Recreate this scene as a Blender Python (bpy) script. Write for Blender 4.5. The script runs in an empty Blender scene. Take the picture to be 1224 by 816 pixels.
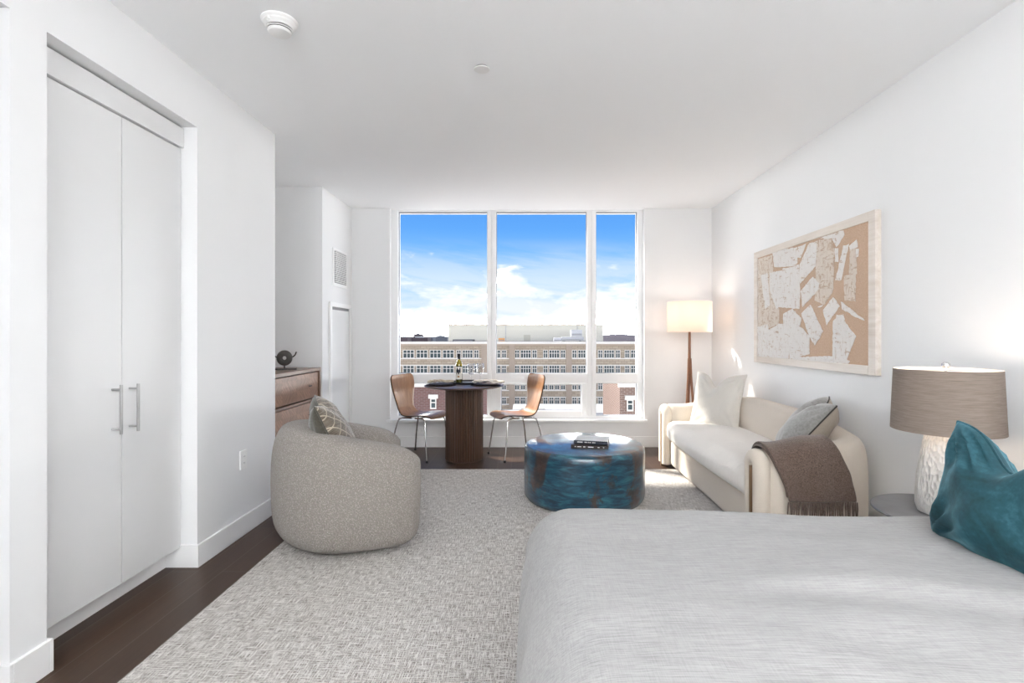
import bpy, bmesh, math, random
from math import pi, sin, cos, radians, sqrt, atan2, hypot
from mathutils import Vector, Matrix, noise
random.seed(7)
S = bpy.context.scene
COL = S.collection
F, CX, CY, H = 620.0, 628.0, 401.0, 1.26          # camera intrinsics (pixels) and eye height

# ------------------------------------------------------------------ materials
def new_mat(name):
    m = bpy.data.materials.new(name); m.use_nodes = True
    nt = m.node_tree; b = nt.nodes['Principled BSDF']
    return m, nt, b
def N(nt, t, **kw):
    n = nt.nodes.new(t)
    for k, v in kw.items(): setattr(n, k, v)
    return n
def L(nt, a, b): nt.links.new(a, b)
def coords(nt, scale=(1,1,1), rot=(0,0,0), kind='Object'):
    tc = N(nt, 'ShaderNodeTexCoord'); mp = N(nt, 'ShaderNodeMapping')
    mp.inputs['Scale'].default_value = scale; mp.inputs['Rotation'].default_value = rot
    L(nt, tc.outputs[kind], mp.inputs['Vector']); return mp.outputs['Vector']
def nz(nt, vec, scale, detail=3, rough=.5, dist=0):
    n = N(nt, 'ShaderNodeTexNoise'); n.inputs['Scale'].default_value = scale
    n.inputs['Detail'].default_value = detail; n.inputs['Roughness'].default_value = rough
    n.inputs['Distortion'].default_value = dist
    L(nt, vec, n.inputs['Vector']); return n.outputs['Fac']
def ramp(nt, fac, stops, interp='LINEAR'):
    r = N(nt, 'ShaderNodeValToRGB'); e = r.color_ramp.elements; r.color_ramp.interpolation = interp
    while len(e) < len(stops): e.new(.5)
    for i, (p, c) in enumerate(stops):
        e[i].position = p; e[i].color = tuple(c) + (1,) if len(c) == 3 else c
    L(nt, fac, r.inputs['Fac']); return r.outputs['Color']
def mixc(nt, f, a, b, mode='MIX'):
    m = N(nt, 'ShaderNodeMix', data_type='RGBA', blend_type=mode)
    for s, v in ((m.inputs[0], f), (m.inputs[6], a), (m.inputs[7], b)):
        if hasattr(v, 'is_output'): L(nt, v, s)
        else: s.default_value = (tuple(v) + (1,)) if isinstance(v, tuple) and len(v) == 3 else v
    return m.outputs[2]
def mth(nt, op, a, b=None):
    m = N(nt, 'ShaderNodeMath', operation=op)
    for s, v in ((m.inputs[0], a), (m.inputs[1], b)):
        if v is None: continue
        if hasattr(v, 'is_output'): L(nt, v, s)
        else: s.default_value = v
    return m.outputs[0]
def bump(nt, b, h, strength=.3, dist=.01):
    n = N(nt, 'ShaderNodeBump'); n.inputs['Strength'].default_value = strength
    n.inputs['Distance'].default_value = dist
    L(nt, h, n.inputs['Height']); L(nt, n.outputs['Normal'], b.inputs['Normal'])
def plain(name, c, rough=.5, metal=0, coat=0, sheen=0, bmp=None, spec=None, emit=None, var=.0):
    m, nt, b = new_mat(name)
    b.inputs['Base Color'].default_value = (*c, 1); b.inputs['Roughness'].default_value = rough
    b.inputs['Metallic'].default_value = metal; b.inputs['Coat Weight'].default_value = coat
    b.inputs['Sheen Weight'].default_value = sheen
    if spec is not None: b.inputs['Specular IOR Level'].default_value = spec
    v = coords(nt)
    if var:
        f = nz(nt, v, 6, 4)
        col = ramp(nt, f, [(.3, tuple(x*(1-var) for x in c)), (.7, tuple(min(1, x*(1+var)) for x in c))])
        L(nt, col, b.inputs['Base Color'])
    if bmp: bump(nt, b, nz(nt, v, bmp[0], 3), bmp[1], bmp[2])
    if emit: b.inputs['Emission Color'].default_value = (*emit[0], 1); b.inputs['Emission Strength'].default_value = emit[1]
    return m
def fabric(name, c1, c2, thread=900, b_s=.25, sheen=.2, big=.0, rough=.9, stretch=(1,1,1), folds=None):
    m, nt, b = new_mat(name); v = coords(nt, stretch)
    f = nz(nt, v, thread, 2, .6); g = nz(nt, v, 4, 3)
    col = ramp(nt, f, [(.3, c1), (.7, c2)])
    if big: col = mixc(nt, mth(nt, 'MULTIPLY', g, big), col, tuple(x*.7 for x in c1))
    L(nt, col, b.inputs['Base Color']); b.inputs['Roughness'].default_value = rough
    b.inputs['Sheen Weight'].default_value = sheen; b.inputs['Sheen Roughness'].default_value = .5
    b.inputs['Specular IOR Level'].default_value = .2
    bump(nt, b, f, b_s, .004)
    if folds:
        q = nz(nt, coords(nt, folds), 1, 3, .55, .8); n2 = N(nt, 'ShaderNodeBump'); n2.inputs['Strength'].default_value = .5; n2.inputs['Distance'].default_value = .02
        L(nt, q, n2.inputs['Height']); L(nt, b.inputs['Normal'].links[0].from_socket, n2.inputs['Normal']); L(nt, n2.outputs['Normal'], b.inputs['Normal'])
    return m
def wood(name, c1, c2, axis='Z', scale=1, rough=.4, coat=0):
    st = {'X': (1.2, 22, 22), 'Y': (22, 1.2, 22), 'Z': (22, 22, 1.2)}[axis]
    m, nt, b = new_mat(name); v = coords(nt, tuple(s*scale for s in st))
    f = nz(nt, v, 1.5, 5, .6, .6); g = nz(nt, v, 6, 3)
    col = ramp(nt, f, [(.28, c1), (.72, c2)])
    col = mixc(nt, mth(nt, 'MULTIPLY', g, .35), col, tuple(x*.6 for x in c1))
    L(nt, col, b.inputs['Base Color']); b.inputs['Roughness'].default_value = rough
    b.inputs['Coat Weight'].default_value = coat; b.inputs['Coat Roughness'].default_value = .15
    bump(nt, b, f, .08, .002); return m

M = {}
M['wall'] = plain('wall_paint', (.80,.805,.81), .75, bmp=(180,.03,.002))
M['ceil'] = plain('ceiling_paint', (.93,.94,.95), .85, bmp=(150,.03,.002))
M['trim'] = plain('trim_white', (.87,.87,.87), .4)
M['door'] = plain('door_white', (.73,.733,.737), .45)
M['frame'] = plain('window_frame_white', (.90,.905,.91), .3)
M['groove'] = plain('gasket_grey', (.25,.26,.28), .6)
M['vent'] = plain('vent_grey', (.22,.22,.23), .5)
M['white_pl'] = plain('white_plastic', (.83,.83,.82), .35)
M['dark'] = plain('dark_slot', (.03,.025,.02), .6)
M['chrome'] = plain('chrome', (.75,.75,.76), .12, 1)
M['nickel'] = plain('brushed_nickel', (.5,.5,.5), .3, 1)
M['bronze'] = plain('bronze_dark', (.06,.055,.05), .45, .6, var=.3)
M['ceramic'] = None
M['walnut_v'] = wood('walnut_vertical', (.045,.022,.013), (.115,.058,.034), 'Z')
M['walnut_dark'] = wood('walnut_dark_top', (.07,.04,.03), (.13,.075,.05), 'X', rough=.35, coat=.15)
M['lampwood'] = wood('lamp_wood', (.17,.07,.035), (.28,.13,.07), 'Z')
M['brasswood'] = wood('pale_brass_wood', (.25,.15,.08), (.36,.23,.13), 'Z')
M['ply'] = wood('plywood_veneer', (.24,.105,.035), (.40,.19,.078), 'Z', rough=.4, coat=.08)
M['plyedge'] = plain('ply_edge', (.05,.03,.02), .5)
M['paleframe'] = wood('pale_frame_wood', (.66,.58,.50), (.84,.79,.74), 'Y', .6, .6)
M['boucle'] = None
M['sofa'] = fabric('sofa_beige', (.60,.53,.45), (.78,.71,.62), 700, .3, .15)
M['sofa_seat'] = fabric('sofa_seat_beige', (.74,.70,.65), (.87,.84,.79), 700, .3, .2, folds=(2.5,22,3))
M['linen_pillow'] = fabric('linen_pillow', (.60,.57,.52), (.78,.75,.70), 500, .2, .4, .2, folds=(6,5,6))
M['grey_velvet'] = fabric('grey_velvet', (.26,.255,.24), (.37,.365,.35), 60, .1, .7, .3)
M['beige_back'] = fabric('beige_pillow_back', (.34,.29,.235), (.45,.39,.32), 300, .1, .3)
M['olive'] = fabric('olive_velvet', (.065,.06,.046), (.105,.097,.077), 80, .08, .5, .3)
M['white_linen'] = fabric('white_linen', (.74,.74,.75), (.86,.86,.86), 400, .12, .2)
M['throw'] = fabric('brown_throw', (.075,.052,.041), (.21,.15,.122), 170, .9, .3)
M['shade_linen'] = None
M['slate'] = plain('grey_stone', (.15,.15,.155), .35, bmp=(30,.1,.003), var=.25)
M['glass_green'] = None
M['mat_black'] = plain('black_matte', (.02,.02,.022), .5)
M['mat_woven'] = plain('woven_placemat', (.05,.035,.03), .95, spec=.1)
M['plate'] = plain('dark_plate', (.07,.05,.04), .6, spec=.25)
M['label'] = plain('paper_label', (.8,.78,.72), .6)
M['concrete'] = plain('concrete', (.35,.35,.36), .9, var=.15)

# boucle
m, nt, b = new_mat('boucle_fabric'); v = coords(nt)
vo = N(nt, 'ShaderNodeTexVoronoi'); vo.inputs['Scale'].default_value = 130; L(nt, v, vo.inputs['Vector'])
f = nz(nt, v, 160, 3); h = mth(nt, 'ADD', mth(nt, 'MULTIPLY', vo.outputs['Distance'], -1.0), f)
L(nt, ramp(nt, h, [(0, (.30,.275,.25)), (.6, (.53,.49,.455))]), b.inputs['Base Color'])
b.inputs['Roughness'].default_value = .95; b.inputs['Sheen Weight'].default_value = .15
b.inputs['Specular IOR Level'].default_value = .15
bump(nt, b, h, .7, .008); M['boucle'] = m
# ceramic with carved dimples
m, nt, b = new_mat('carved_ceramic'); v = coords(nt, (1,1,.45))
vo = N(nt, 'ShaderNodeTexVoronoi'); vo.inputs['Scale'].default_value = 88; L(nt, v, vo.inputs['Vector'])
b.inputs['Base Color'].default_value = (.62,.60,.57,1); b.inputs['Roughness'].default_value = .3
bump(nt, b, vo.outputs['Distance'], .9, .010); M['ceramic'] = m
# lamp shades: cloth that lets light through
def shade_mat(name, c, tr, thread=(60,60,500), var=.25):
    m, nt, b = new_mat(name); out = nt.nodes['Material Output']
    f = nz(nt, coords(nt, thread), 2, 4, .7)
    col = ramp(nt, f, [(.3, tuple(x*(1-var) for x in c)), (.7, c)])
    L(nt, col, b.inputs['Base Color']); b.inputs['Roughness'].default_value = .9
    t = N(nt, 'ShaderNodeBsdfTranslucent'); L(nt, col, t.inputs['Color'])
    mx = N(nt, 'ShaderNodeMixShader'); mx.inputs[0].default_value = tr
    L(nt, b.outputs[0], mx.inputs[1]); L(nt, t.outputs[0], mx.inputs[2]); L(nt, mx.outputs[0], out.inputs['Surface'])
    bump(nt, b, f, .15, .003); return m
M['shade_linen'] = shade_mat('oatmeal_shade', (.42,.345,.295), .35, (7,7,230), .38)
M['shade_white'] = shade_mat('ivory_shade', (.86,.71,.61), .5, var=.05)
M['shade_in'] = plain('shade_lining', (.85,.80,.74), .8)
# clear glass (thin) : transparent with fresnel reflection
def glass_mat(name, tint=(1,1,1), refl=.06, edge=.5):
    m, nt, b = new_mat(name); out = nt.nodes['Material Output']; nt.nodes.remove(b)
    t = N(nt, 'ShaderNodeBsdfTransparent'); t.inputs['Color'].default_value = (*tint, 1)
    g = N(nt, 'ShaderNodeBsdfGlossy'); g.inputs['Roughness'].default_value = .02
    lw = N(nt, 'ShaderNodeLayerWeight'); lw.inputs['Blend'].default_value = .3
    k = mth(nt, 'ADD', mth(nt, 'MULTIPLY', lw.outputs['Facing'], edge), refl)
    mx = N(nt, 'ShaderNodeMixShader'); L(nt, k, mx.inputs[0])
    L(nt, t.outputs[0], mx.inputs[1]); L(nt, g.outputs[0], mx.inputs[2]); L(nt, mx.outputs[0], out.inputs['Surface'])
    return m
M['pane'] = glass_mat('window_glass', (.97,.98,.98), 0.0, .02)
M['wineglass'] = glass_mat('wine_glass', (.98,.98,.98), .05, .7)
M['bottle'] = plain('bottle_glass', (.05,.045,.004), .08, 0, 1)
M['wine'] = plain('bottle_upper_glass', (.28,.22,.02), .08, 0, 1)

# floor planks
m, nt, b = new_mat('dark_oak_planks')
tc = N(nt, 'ShaderNodeTexCoord'); sp = N(nt, 'ShaderNodeSeparateXYZ'); cb = N(nt, 'ShaderNodeCombineXYZ')
L(nt, tc.outputs['Object'], sp.inputs[0]); L(nt, sp.outputs['Y'], cb.inputs['X']); L(nt, sp.outputs['X'], cb.inputs['Y'])
bk = N(nt, 'ShaderNodeTexBrick'); L(nt, cb.outputs[0], bk.inputs['Vector'])
bk.offset = .37; bk.inputs['Scale'].default_value = 1; bk.inputs['Brick Width'].default_value = 1.7
bk.inputs['Row Height'].default_value = .135; bk.inputs['Mortar Size'].default_value = .0022
bk.inputs['Color1'].default_value = (.088,.050,.030,1); bk.inputs['Color2'].default_value = (.052,.028,.017,1)
bk.inputs['Mortar'].default_value = (.10,.075,.06,1)
f = nz(nt, coords(nt, (28,1.6,28)), 1.6, 6, .65, .8)
col = mixc(nt, mth(nt, 'MULTIPLY', f, .9), bk.outputs['Color'], (.035,.020,.015), 'MIX')
col = mixc(nt, bk.outputs['Fac'], col, (.10,.075,.06))
L(nt, col, b.inputs['Base Color']); b.inputs['Roughness'].default_value = .38
b.inputs['Specular IOR Level'].default_value = .3
bump(nt, b, f, .12, .003); M['floor'] = m
# rug
m, nt, b = new_mat('woven_rug')
wob = N(nt, 'ShaderNodeTexCoord').outputs['Object']
a = nz(nt, coords(nt, (240,17,1)), 1, 2, .6); c = nz(nt, coords(nt, (17,240,1)), 1, 2, .6)
d = nz(nt, coords(nt, (1,1,1)), 260, 2); g = nz(nt, coords(nt), 1.6, 3)
hgt = mth(nt, 'MAXIMUM', a, c); hh = mth(nt, 'ADD', mth(nt, 'MULTIPLY', hgt, .75), mth(nt, 'MULTIPLY', d, .25))
col = ramp(nt, hh, [(.41, (.17,.155,.14)), (.50, (.46,.435,.41)), (.59, (.82,.80,.77))])
col = mixc(nt, mth(nt, 'MULTIPLY', g, .18), col, (.38,.33,.28))
L(nt, col, b.inputs['Base Color']); b.inputs['Roughness'].default_value = 1
b.inputs['Specular IOR Level'].default_value = .05
bump(nt, b, hh, .8, .012); M['rug'] = m
# duvet linen
m, nt, b = new_mat('duvet_linen')
a = nz(nt, coords(nt, (14,380,100)), 1, 3, .7); c = nz(nt, coords(nt, (380,18,100)), 1, 3, .7); g = nz(nt, coords(nt, (1,3,1)), 2.2, 3)
hh = mth(nt, 'ADD', mth(nt, 'MULTIPLY', a, .72), mth(nt, 'MULTIPLY', c, .28))
col = ramp(nt, hh, [(.36, (.26,.257,.253)), (.60, (.405,.40,.395))])
col = mixc(nt, mth(nt, 'MULTIPLY', g, .16), col, (.28,.28,.285))
L(nt, col, b.inputs['Base Color']); b.inputs['Roughness'].default_value = .95; b.inputs['Sheen Weight'].default_value = .1
bump(nt, b, hh, .25, .004); M['duvet'] = m
# teal velvet
m, nt, b = new_mat('teal_velvet'); g = nz(nt, coords(nt), 5, 5, .6, .8); f = nz(nt, coords(nt), 70, 3)
mixf = mth(nt, 'ADD', mth(nt, 'MULTIPLY', g, .8), mth(nt, 'MULTIPLY', f, .2))
L(nt, ramp(nt, mixf, [(.36, (.004,.032,.042)), (.5, (.009,.065,.085)), (.66, (.04,.145,.19))]), b.inputs['Base Color'])
b.inputs['Roughness'].default_value = .8; b.inputs['Sheen Weight'].default_value = .45; b.inputs['Sheen Roughness'].default_value = .35
b.inputs['Sheen Tint'].default_value = (.35,.75,.9,1); bump(nt, b, g, .15, .01); M['teal'] = m
# patinated blue metal drum
m, nt, b = new_mat('blue_patina')
v1 = coords(nt, (5,5,22)); v2 = coords(nt, (3.4,3.4,2.2)); v3 = coords(nt, (4,4,5))
f = nz(nt, v1, 1.3, 7, .65, .5); g = nz(nt, v2, 1.3, 6, .62, .8); h = nz(nt, v3, 2.5, 6, .6)
blue = ramp(nt, f, [(.28, (.002,.008,.018)), (.44, (.004,.038,.075)), (.56, (.010,.085,.135)), (.70, (.035,.18,.23))])
brown = ramp(nt, h, [(.35, (.012,.007,.005)), (.6, (.075,.034,.018)), (.75, (.03,.06,.065))])
k = ramp(nt, g, [(.52, (0,0,0)), (.60, (.85,.85,.85))])
L(nt, mixc(nt, k, blue, brown), b.inputs['Base Color'])
b.inputs['Roughness'].default_value = .35; b.inputs['Coat Weight'].default_value = .9; b.inputs['Coat Roughness'].default_value = .17
bump(nt, b, f, .12, .006); M['patina'] = m
# dresser chevron marquetry
m, nt, b = new_mat('chevron_veneer')
tc = N(nt, 'ShaderNodeTexCoord'); sp = N(nt, 'ShaderNodeSeparateXYZ'); L(nt, tc.outputs['Object'], sp.inputs[0])
py = mth(nt, 'PINGPONG', mth(nt, 'ADD', sp.outputs['Y'], 5.0), .27); pz = mth(nt, 'PINGPONG', mth(nt, 'ADD', sp.outputs['Z'], .025), .1)
cb = N(nt, 'ShaderNodeCombineXYZ')
L(nt, mth(nt, 'MULTIPLY', mth(nt, 'ADD', py, pz), 55), cb.inputs['X']); L(nt, mth(nt, 'MULTIPLY', mth(nt, 'SUBTRACT', py, pz), 5), cb.inputs['Y'])
f = nz(nt, cb.outputs[0], 1, 4, .6, .3)
q = N(nt, 'ShaderNodeTexChecker'); q.inputs['Scale'].default_value = 1
cc = N(nt, 'ShaderNodeCombineXYZ'); L(nt, mth(nt, 'DIVIDE', mth(nt, 'ADD', sp.outputs['Y'], 5.0), .27), cc.inputs['X']); L(nt, mth(nt, 'DIVIDE', mth(nt, 'ADD', sp.outputs['Z'], .025), .1), cc.inputs['Y'])
cc.inputs['Z'].default_value = .5; L(nt, cc.outputs[0], q.inputs['Vector'])
col = ramp(nt, f, [(.3, (.17,.080,.045)), (.7, (.42,.23,.145))])
col = mixc(nt, mth(nt, 'MULTIPLY', q.outputs['Fac'], .25), col, (.10,.05,.03))
L(nt, col, b.inputs['Base Color']); b.inputs['Roughness'].default_value = .35; M['chevron'] = m
M['dresser'] = wood('dresser_frame_wood', (.15,.08,.05), (.27,.16,.10), 'Y', rough=.35)
# grid cushion
m, nt, b = new_mat('grid_cushion')
v = coords(nt, (1,1,1), (0,0,radians(45))); sp = N(nt, 'ShaderNodeSeparateXYZ'); L(nt, v, sp.inputs[0])
def linemask(o, per, w):
    return mth(nt, 'LESS_THAN', mth(nt, 'PINGPONG', mth(nt, 'ADD', o, 5.013), per/2), w)
lx = linemask(sp.outputs['X'], .052, .0028); ly = linemask(sp.outputs['Y'], .052, .0028)
msk = mth(nt, 'MAXIMUM', lx, ly)
f = nz(nt, coords(nt, (8,60,1)), 4, 3)
base = ramp(nt, f, [(.35, (.085,.062,.04)), (.65, (.21,.18,.145))])
L(nt, mixc(nt, msk, base, (.45,.39,.30)), b.inputs['Base Color']); b.inputs['Roughness'].default_value = .8
b.inputs['Sheen Weight'].default_value = .4
bump(nt, b, msk, .4, .004); M['grid'] = m
# facades
def facade(name, c1, c2, mort, bw=1.2, rh=.45):
    m, nt, b = new_mat(name)
    tc = N(nt, 'ShaderNodeTexCoord'); sp = N(nt, 'ShaderNodeSeparateXYZ'); cb = N(nt, 'ShaderNodeCombineXYZ')
    L(nt, tc.outputs['Object'], sp.inputs[0]); L(nt, mth(nt, 'ADD', sp.outputs['X'], sp.outputs['Y']), cb.inputs['X']); L(nt, sp.outputs['Z'], cb.inputs['Y'])
    bk = N(nt, 'ShaderNodeTexBrick'); L(nt, cb.outputs[0], bk.inputs['Vector']); bk.inputs['Scale'].default_value = 1
    bk.inputs['Brick Width'].default_value = bw; bk.inputs['Row Height'].default_value = rh; bk.inputs['Mortar Size'].default_value = .03
    bk.inputs['Color1'].default_value = (*c1,1); bk.inputs['Color2'].default_value = (*c2,1); bk.inputs['Mortar'].default_value = (*mort,1)
    f = nz(nt, coords(nt, (.25,.25,.6)), 1, 4)
    L(nt, mixc(nt, mth(nt, 'MULTIPLY', f, .3), bk.outputs['Color'], tuple(x*.6 for x in c2)), b.inputs['Base Color'])
    b.inputs['Roughness'].default_value = .9; return m
M['cream'] = facade('cream_stone', (.36,.295,.225), (.28,.225,.17), (.17,.135,.10))
M['redbrick'] = facade('red_brick', (.13,.06,.055), (.10,.048,.043), (.16,.12,.11), .6, .2)
M['purplebrick'] = facade('distant_brick', (.055,.038,.043), (.04,.03,.035), (.075,.065,.07), 6, 3)
M['pinkbrick'] = facade('pink_brick', (.17,.10,.078), (.14,.083,.066), (.28,.23,.2), .6, .2)
M['pent'] = plain('penthouse_panel', (.50,.475,.41), .8, var=.08)
M['stone'] = plain('pale_stone', (.52,.49,.45), .8)
M['winglass'] = plain('dark_window_glass', (.035,.05,.055), .5, 0, 0, spec=.25, var=.5)
M['hill'] = plain('hill', (.04,.033,.045), 1, var=.25)
M['rust'] = plain('rust', (.45,.22,.08), .8)
M['ground'] = plain('asphalt', (.55,.54,.53), 1, var=.2)
M['canvas'] = fabric('burlap', (.46,.31,.21), (.66,.49,.37), 350, .3, 0)
def plaster_mat(name, c, gap, thr):
    m, nt, b = new_mat(name)
    f = nz(nt, coords(nt, (1,18,5)), 3, 6, .7, .6); g = nz(nt, coords(nt, (1,5,16), (radians(30),0,0)), 3, 6, .7, .4); h = nz(nt, coords(nt), 120, 3)
    k = mth(nt, 'MINIMUM', f, g)
    col = ramp(nt, k, [(thr, gap), (thr+.035, c), (.6, tuple(min(1, x*1.05) for x in c))])
    L(nt, col, b.inputs['Base Color']); b.inputs['Roughness'].default_value = .9
    bump(nt, b, mth(nt, 'ADD', k, mth(nt, 'MULTIPLY', h, .2)), .9, .02); return m
M['plaster'] = plaster_mat('plaster', (.84,.81,.78), (.62,.50,.41), .37)
M['plaster_tan'] = plaster_mat('plaster_tan', (.76,.68,.60), (.58,.44,.33), .41)
M['book_navy'] = plain('book_navy', (.012,.018,.035), .4)
M['book_black'] = plain('book_black', (.03,.018,.015), .4)
M['pages'] = plain('pages', (.72,.68,.60), .8, bmp=(400,.3,.002))
M['cover_pale'] = plain('book_cover_pale', (.74,.75,.74), .7, var=.15)

# ------------------------------------------------------------------ mesh helpers
def obj(name, bm, mat, parent=None, smooth=True, bevel=0, subsurf=0, sharp=35, solid=0):
    bmesh.ops.recalc_face_normals(bm, faces=bm.faces)
    if smooth:
        for f in bm.faces: f.smooth = True
        lim = radians(sharp)
        for e in bm.edges:
            if len(e.link_faces) == 2 and e.calc_face_angle(0) > lim: e.smooth = False
    me = bpy.data.meshes.new(name); bm.to_mesh(me); bm.free()
    for mm in (mat if isinstance(mat, (list, tuple)) else [mat]): me.materials.append(mm)
    o = bpy.data.objects.new(name, me); COL.objects.link(o)
    if parent is not None: o.parent = parent
    if solid:
        md = o.modifiers.new('solid', 'SOLIDIFY'); md.thickness = solid; md.offset = 0
    if bevel:
        md = o.modifiers.new('bevel', 'BEVEL'); md.width = bevel; md.segments = 3; md.limit_method = 'ANGLE'; md.angle_limit = radians(40)
        md.harden_normals = False
    if subsurf:
        md = o.modifiers.new('sub', 'SUBSURF'); md.levels = subsurf; md.render_levels = subsurf
    return o
def B(): return bmesh.new()
def box(bm, x0, x1, y0, y1, z0, z1, mi=0):
    r = bmesh.ops.create_cube(bm, size=1)
    for v in r['verts']:
        v.co = Vector(((x0+x1)/2 + v.co.x*(x1-x0), (y0+y1)/2 + v.co.y*(y1-y0), (z0+z1)/2 + v.co.z*(z1-z0)))
    if mi:
        for f in {f for v in r['verts'] for f in v.link_faces}: f.material_index = mi
    return r['verts']
def rings(bm, rs, close=True, cap0=True, cap1=True, mi=0):
    vs = [[bm.verts.new(p) for p in r] for r in rs]; n = len(rs[0])
    for i in range(len(vs)-1):
        for j in range(n if close else n-1):
            f = bm.faces.new((vs[i][j], vs[i][(j+1) % n], vs[i+1][(j+1) % n], vs[i+1][j])); f.material_index = mi
    if close and cap0: bm.faces.new(vs[0]).material_index = mi
    if close and cap1: bm.faces.new(list(reversed(vs[-1]))).material_index = mi
    return vs
def lathe(bm, prof, c=(0,0,0), n=48, mi=0, cap0=True, cap1=True):
    return rings(bm, [[(c[0]+r*cos(2*pi*k/n), c[1]+r*sin(2*pi*k/n), c[2]+z) for k in range(n)] for r, z in prof], mi=mi, cap0=cap0, cap1=cap1)
def tube(bm, pts, r, n=12, mi=0, caps=True):
    pts = [Vector(p) for p in pts]; rs = []
    up = Vector((0,0,1)); prev = None
    for i, p in enumerate(pts):
        d = (pts[min(i+1, len(pts)-1)] - pts[max(i-1, 0)]).normalized()
        if prev is None:
            a = d.cross(up) if abs(d.z) < .95 else d.cross(Vector((1,0,0)))
            a.normalize()
        else:
            a = (prev - d*prev.dot(d)).normalized()
        prev = a; bb = d.cross(a); rr = r[i] if isinstance(r, (list, tuple)) else r
        rs.append([p + a*rr*cos(2*pi*k/n) + bb*rr*sin(2*pi*k/n) for k in range(n)])
    rings(bm, rs, cap0=caps, cap1=caps, mi=mi)
def smoothpath(pts, n=8):
    pts = [Vector(p) for p in pts]; out = []
    for i in range(len(pts)-1):
        p0 = pts[max(i-1, 0)]; p1 = pts[i]; p2 = pts[i+1]; p3 = pts[min(i+2, len(pts)-1)]
        for k in range(n):
            t = k/n
            out.append(.5*((2*p1)+(-p0+p2)*t+(2*p0-5*p1+4*p2-p3)*t*t+(-p0+3*p1-3*p2+p3)*t**3))
    out.append(pts[-1]); return out
def softbox(bm, sx, sy, sz, r, c=(0,0,0), n=14, puff=(0,0,0), mi=0):
    """rounded box; puff bulges each axis' faces outward"""
    h = (sx/2, sy/2, sz/2); verts = {}
    def pt(ax, sgn, i, j):
        q = [0,0,0]; o = [k for k in range(3) if k != ax]
        q[ax] = sgn; q[o[0]] = -1 + 2*i/n; q[o[1]] = -1 + 2*j/n
        key = tuple(round(t*n) for t in q)
        if key in verts: return verts[key]
        w = []
        for k in range(3):
            t = q[k]; tt = math.copysign(abs(t)**.75, t)
            w.append(tt*h[k])
        inner = [max(-(h[k]-r), min(h[k]-r, w[k])) for k in range(3)]
        d = Vector([w[k]-inner[k] for k in range(3)])
        if d.length > 1e-9:
            m = max(abs(x) for x in d); d = d.normalized()*min(r, m if m < r else r)
        p = [inner[k]+d[k] for k in range(3)]
        u = [p[k]/h[k] for k in range(3)]
        for k in range(3):
            o2 = [a for a in range(3) if a != k]
            p[k] += puff[k]*math.copysign(1, u[k])*(abs(u[k])**2)*(1-u[o2[0]]**2)*(1-u[o2[1]]**2) if abs(u[k]) > .01 else 0
        v = bm.verts.new((c[0]+p[0], c[1]+p[1], c[2]+p[2])); verts[key] = v; return v
    for ax in range(3):
        for sgn in (-1, 1):
            for i in range(n):
                for j in range(n):
                    f = bm.faces.new((pt(ax,sgn,i,j), pt(ax,sgn,i+1,j), pt(ax,sgn,i+1,j+1), pt(ax,sgn,i,j+1))); f.material_index = mi
def poly(bm, pts, mi=0):
    f = bm.faces.new([bm.verts.new(p) for p in pts]); f.material_index = mi; return f
def prism(bm, pts, vec, mi=0):
    f = poly(bm, pts, mi); r = bmesh.ops.extrude_face_region(bm, geom=[f])
    vs = [g for g in r['geom'] if isinstance(g, bmesh.types.BMVert)]
    bmesh.ops.translate(bm, verts=vs, vec=vec)
def thing(name, label, cat, loc=(0,0,0), rz=0, group=None):
    o = bpy.data.objects.new(name, None); COL.objects.link(o); o.empty_display_size = .1
    o.location = loc; o.rotation_euler = (0,0,rz); o['label'] = label; o['category'] = cat
    if group: o['group'] = group
    return o
def tag(o, label, cat, group=None, kind=None):
    o['label'] = label; o['category'] = cat
    if group: o['group'] = group
    if kind: o['kind'] = kind
    return o
def struct(o, label=None):
    o['kind'] = 'structure'
    if label: o['label'] = label; o['category'] = o.name.split('_')[0]
    return o
def dup(root, loc, rz, label, group=None):
    r = root.copy(); COL.objects.link(r); r.location = loc; r.rotation_euler = (0,0,rz); r['label'] = label
    if group: r['group'] = group
    for ch in list(root.children):
        c = ch.copy(); COL.objects.link(c); c.parent = r
        for g in ch.children:
            d = g.copy(); COL.objects.link(d); d.parent = c
    return r

# ------------------------------------------------------------------ the room
CEIL = 2.70; XR = 2.11; YB = 5.87; XC = -1.79; XD = -1.965; YN = -3.6
bm = B(); box(bm, -3.2, XR+.2, YN-.1, YB+.3, -.12, 0); struct(obj('floor', bm, M['floor']), 'dark brown oak plank floor running toward the window')
bm = B(); box(bm, -3.2, XR+.2, YN-.1, YB+.3, CEIL, CEIL+.12); struct(obj('ceiling', bm, M['ceil']), 'smooth white ceiling above the room')
bm = B(); box(bm, XR, XR+.2, YN, YB+.3, 0, CEIL); struct(obj('wall_right', bm, M['wall']), 'white wall on the right behind sofa and lamp')
WX0, WX1, WZ0 = -1.534, 1.345, .31
bm = B(); box(bm, -3.2, WX0, YB, YB+.25, 0, CEIL); box(bm, WX1, XR, YB, YB+.25, 0, CEIL); box(bm, WX0, WX1, YB, YB+.25, 0, WZ0)
struct(obj('wall_back', bm, M['wall'], smooth=False), 'white wall around the tall window')
bm = B(); box(bm, -3.2, XD, 5.02, YB, 0, CEIL); struct(obj('wall_duct', bm, M['wall']), 'white boxed out wall section beyond the dresser')
bm = B(); box(bm, -2.9, -2.52, 3.71, 5.02, 0, CEIL); struct(obj('wall_alcove', bm, M['wall']), 'white alcove wall behind the dresser')
bm = B()
box(bm, -2.9, XC, 2.83, 3.71, 0, CEIL)            # block right of the closet
box(bm, -2.52, XC, 1.80, 1.94, 0, CEIL)           # pier between closet and hall opening
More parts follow.
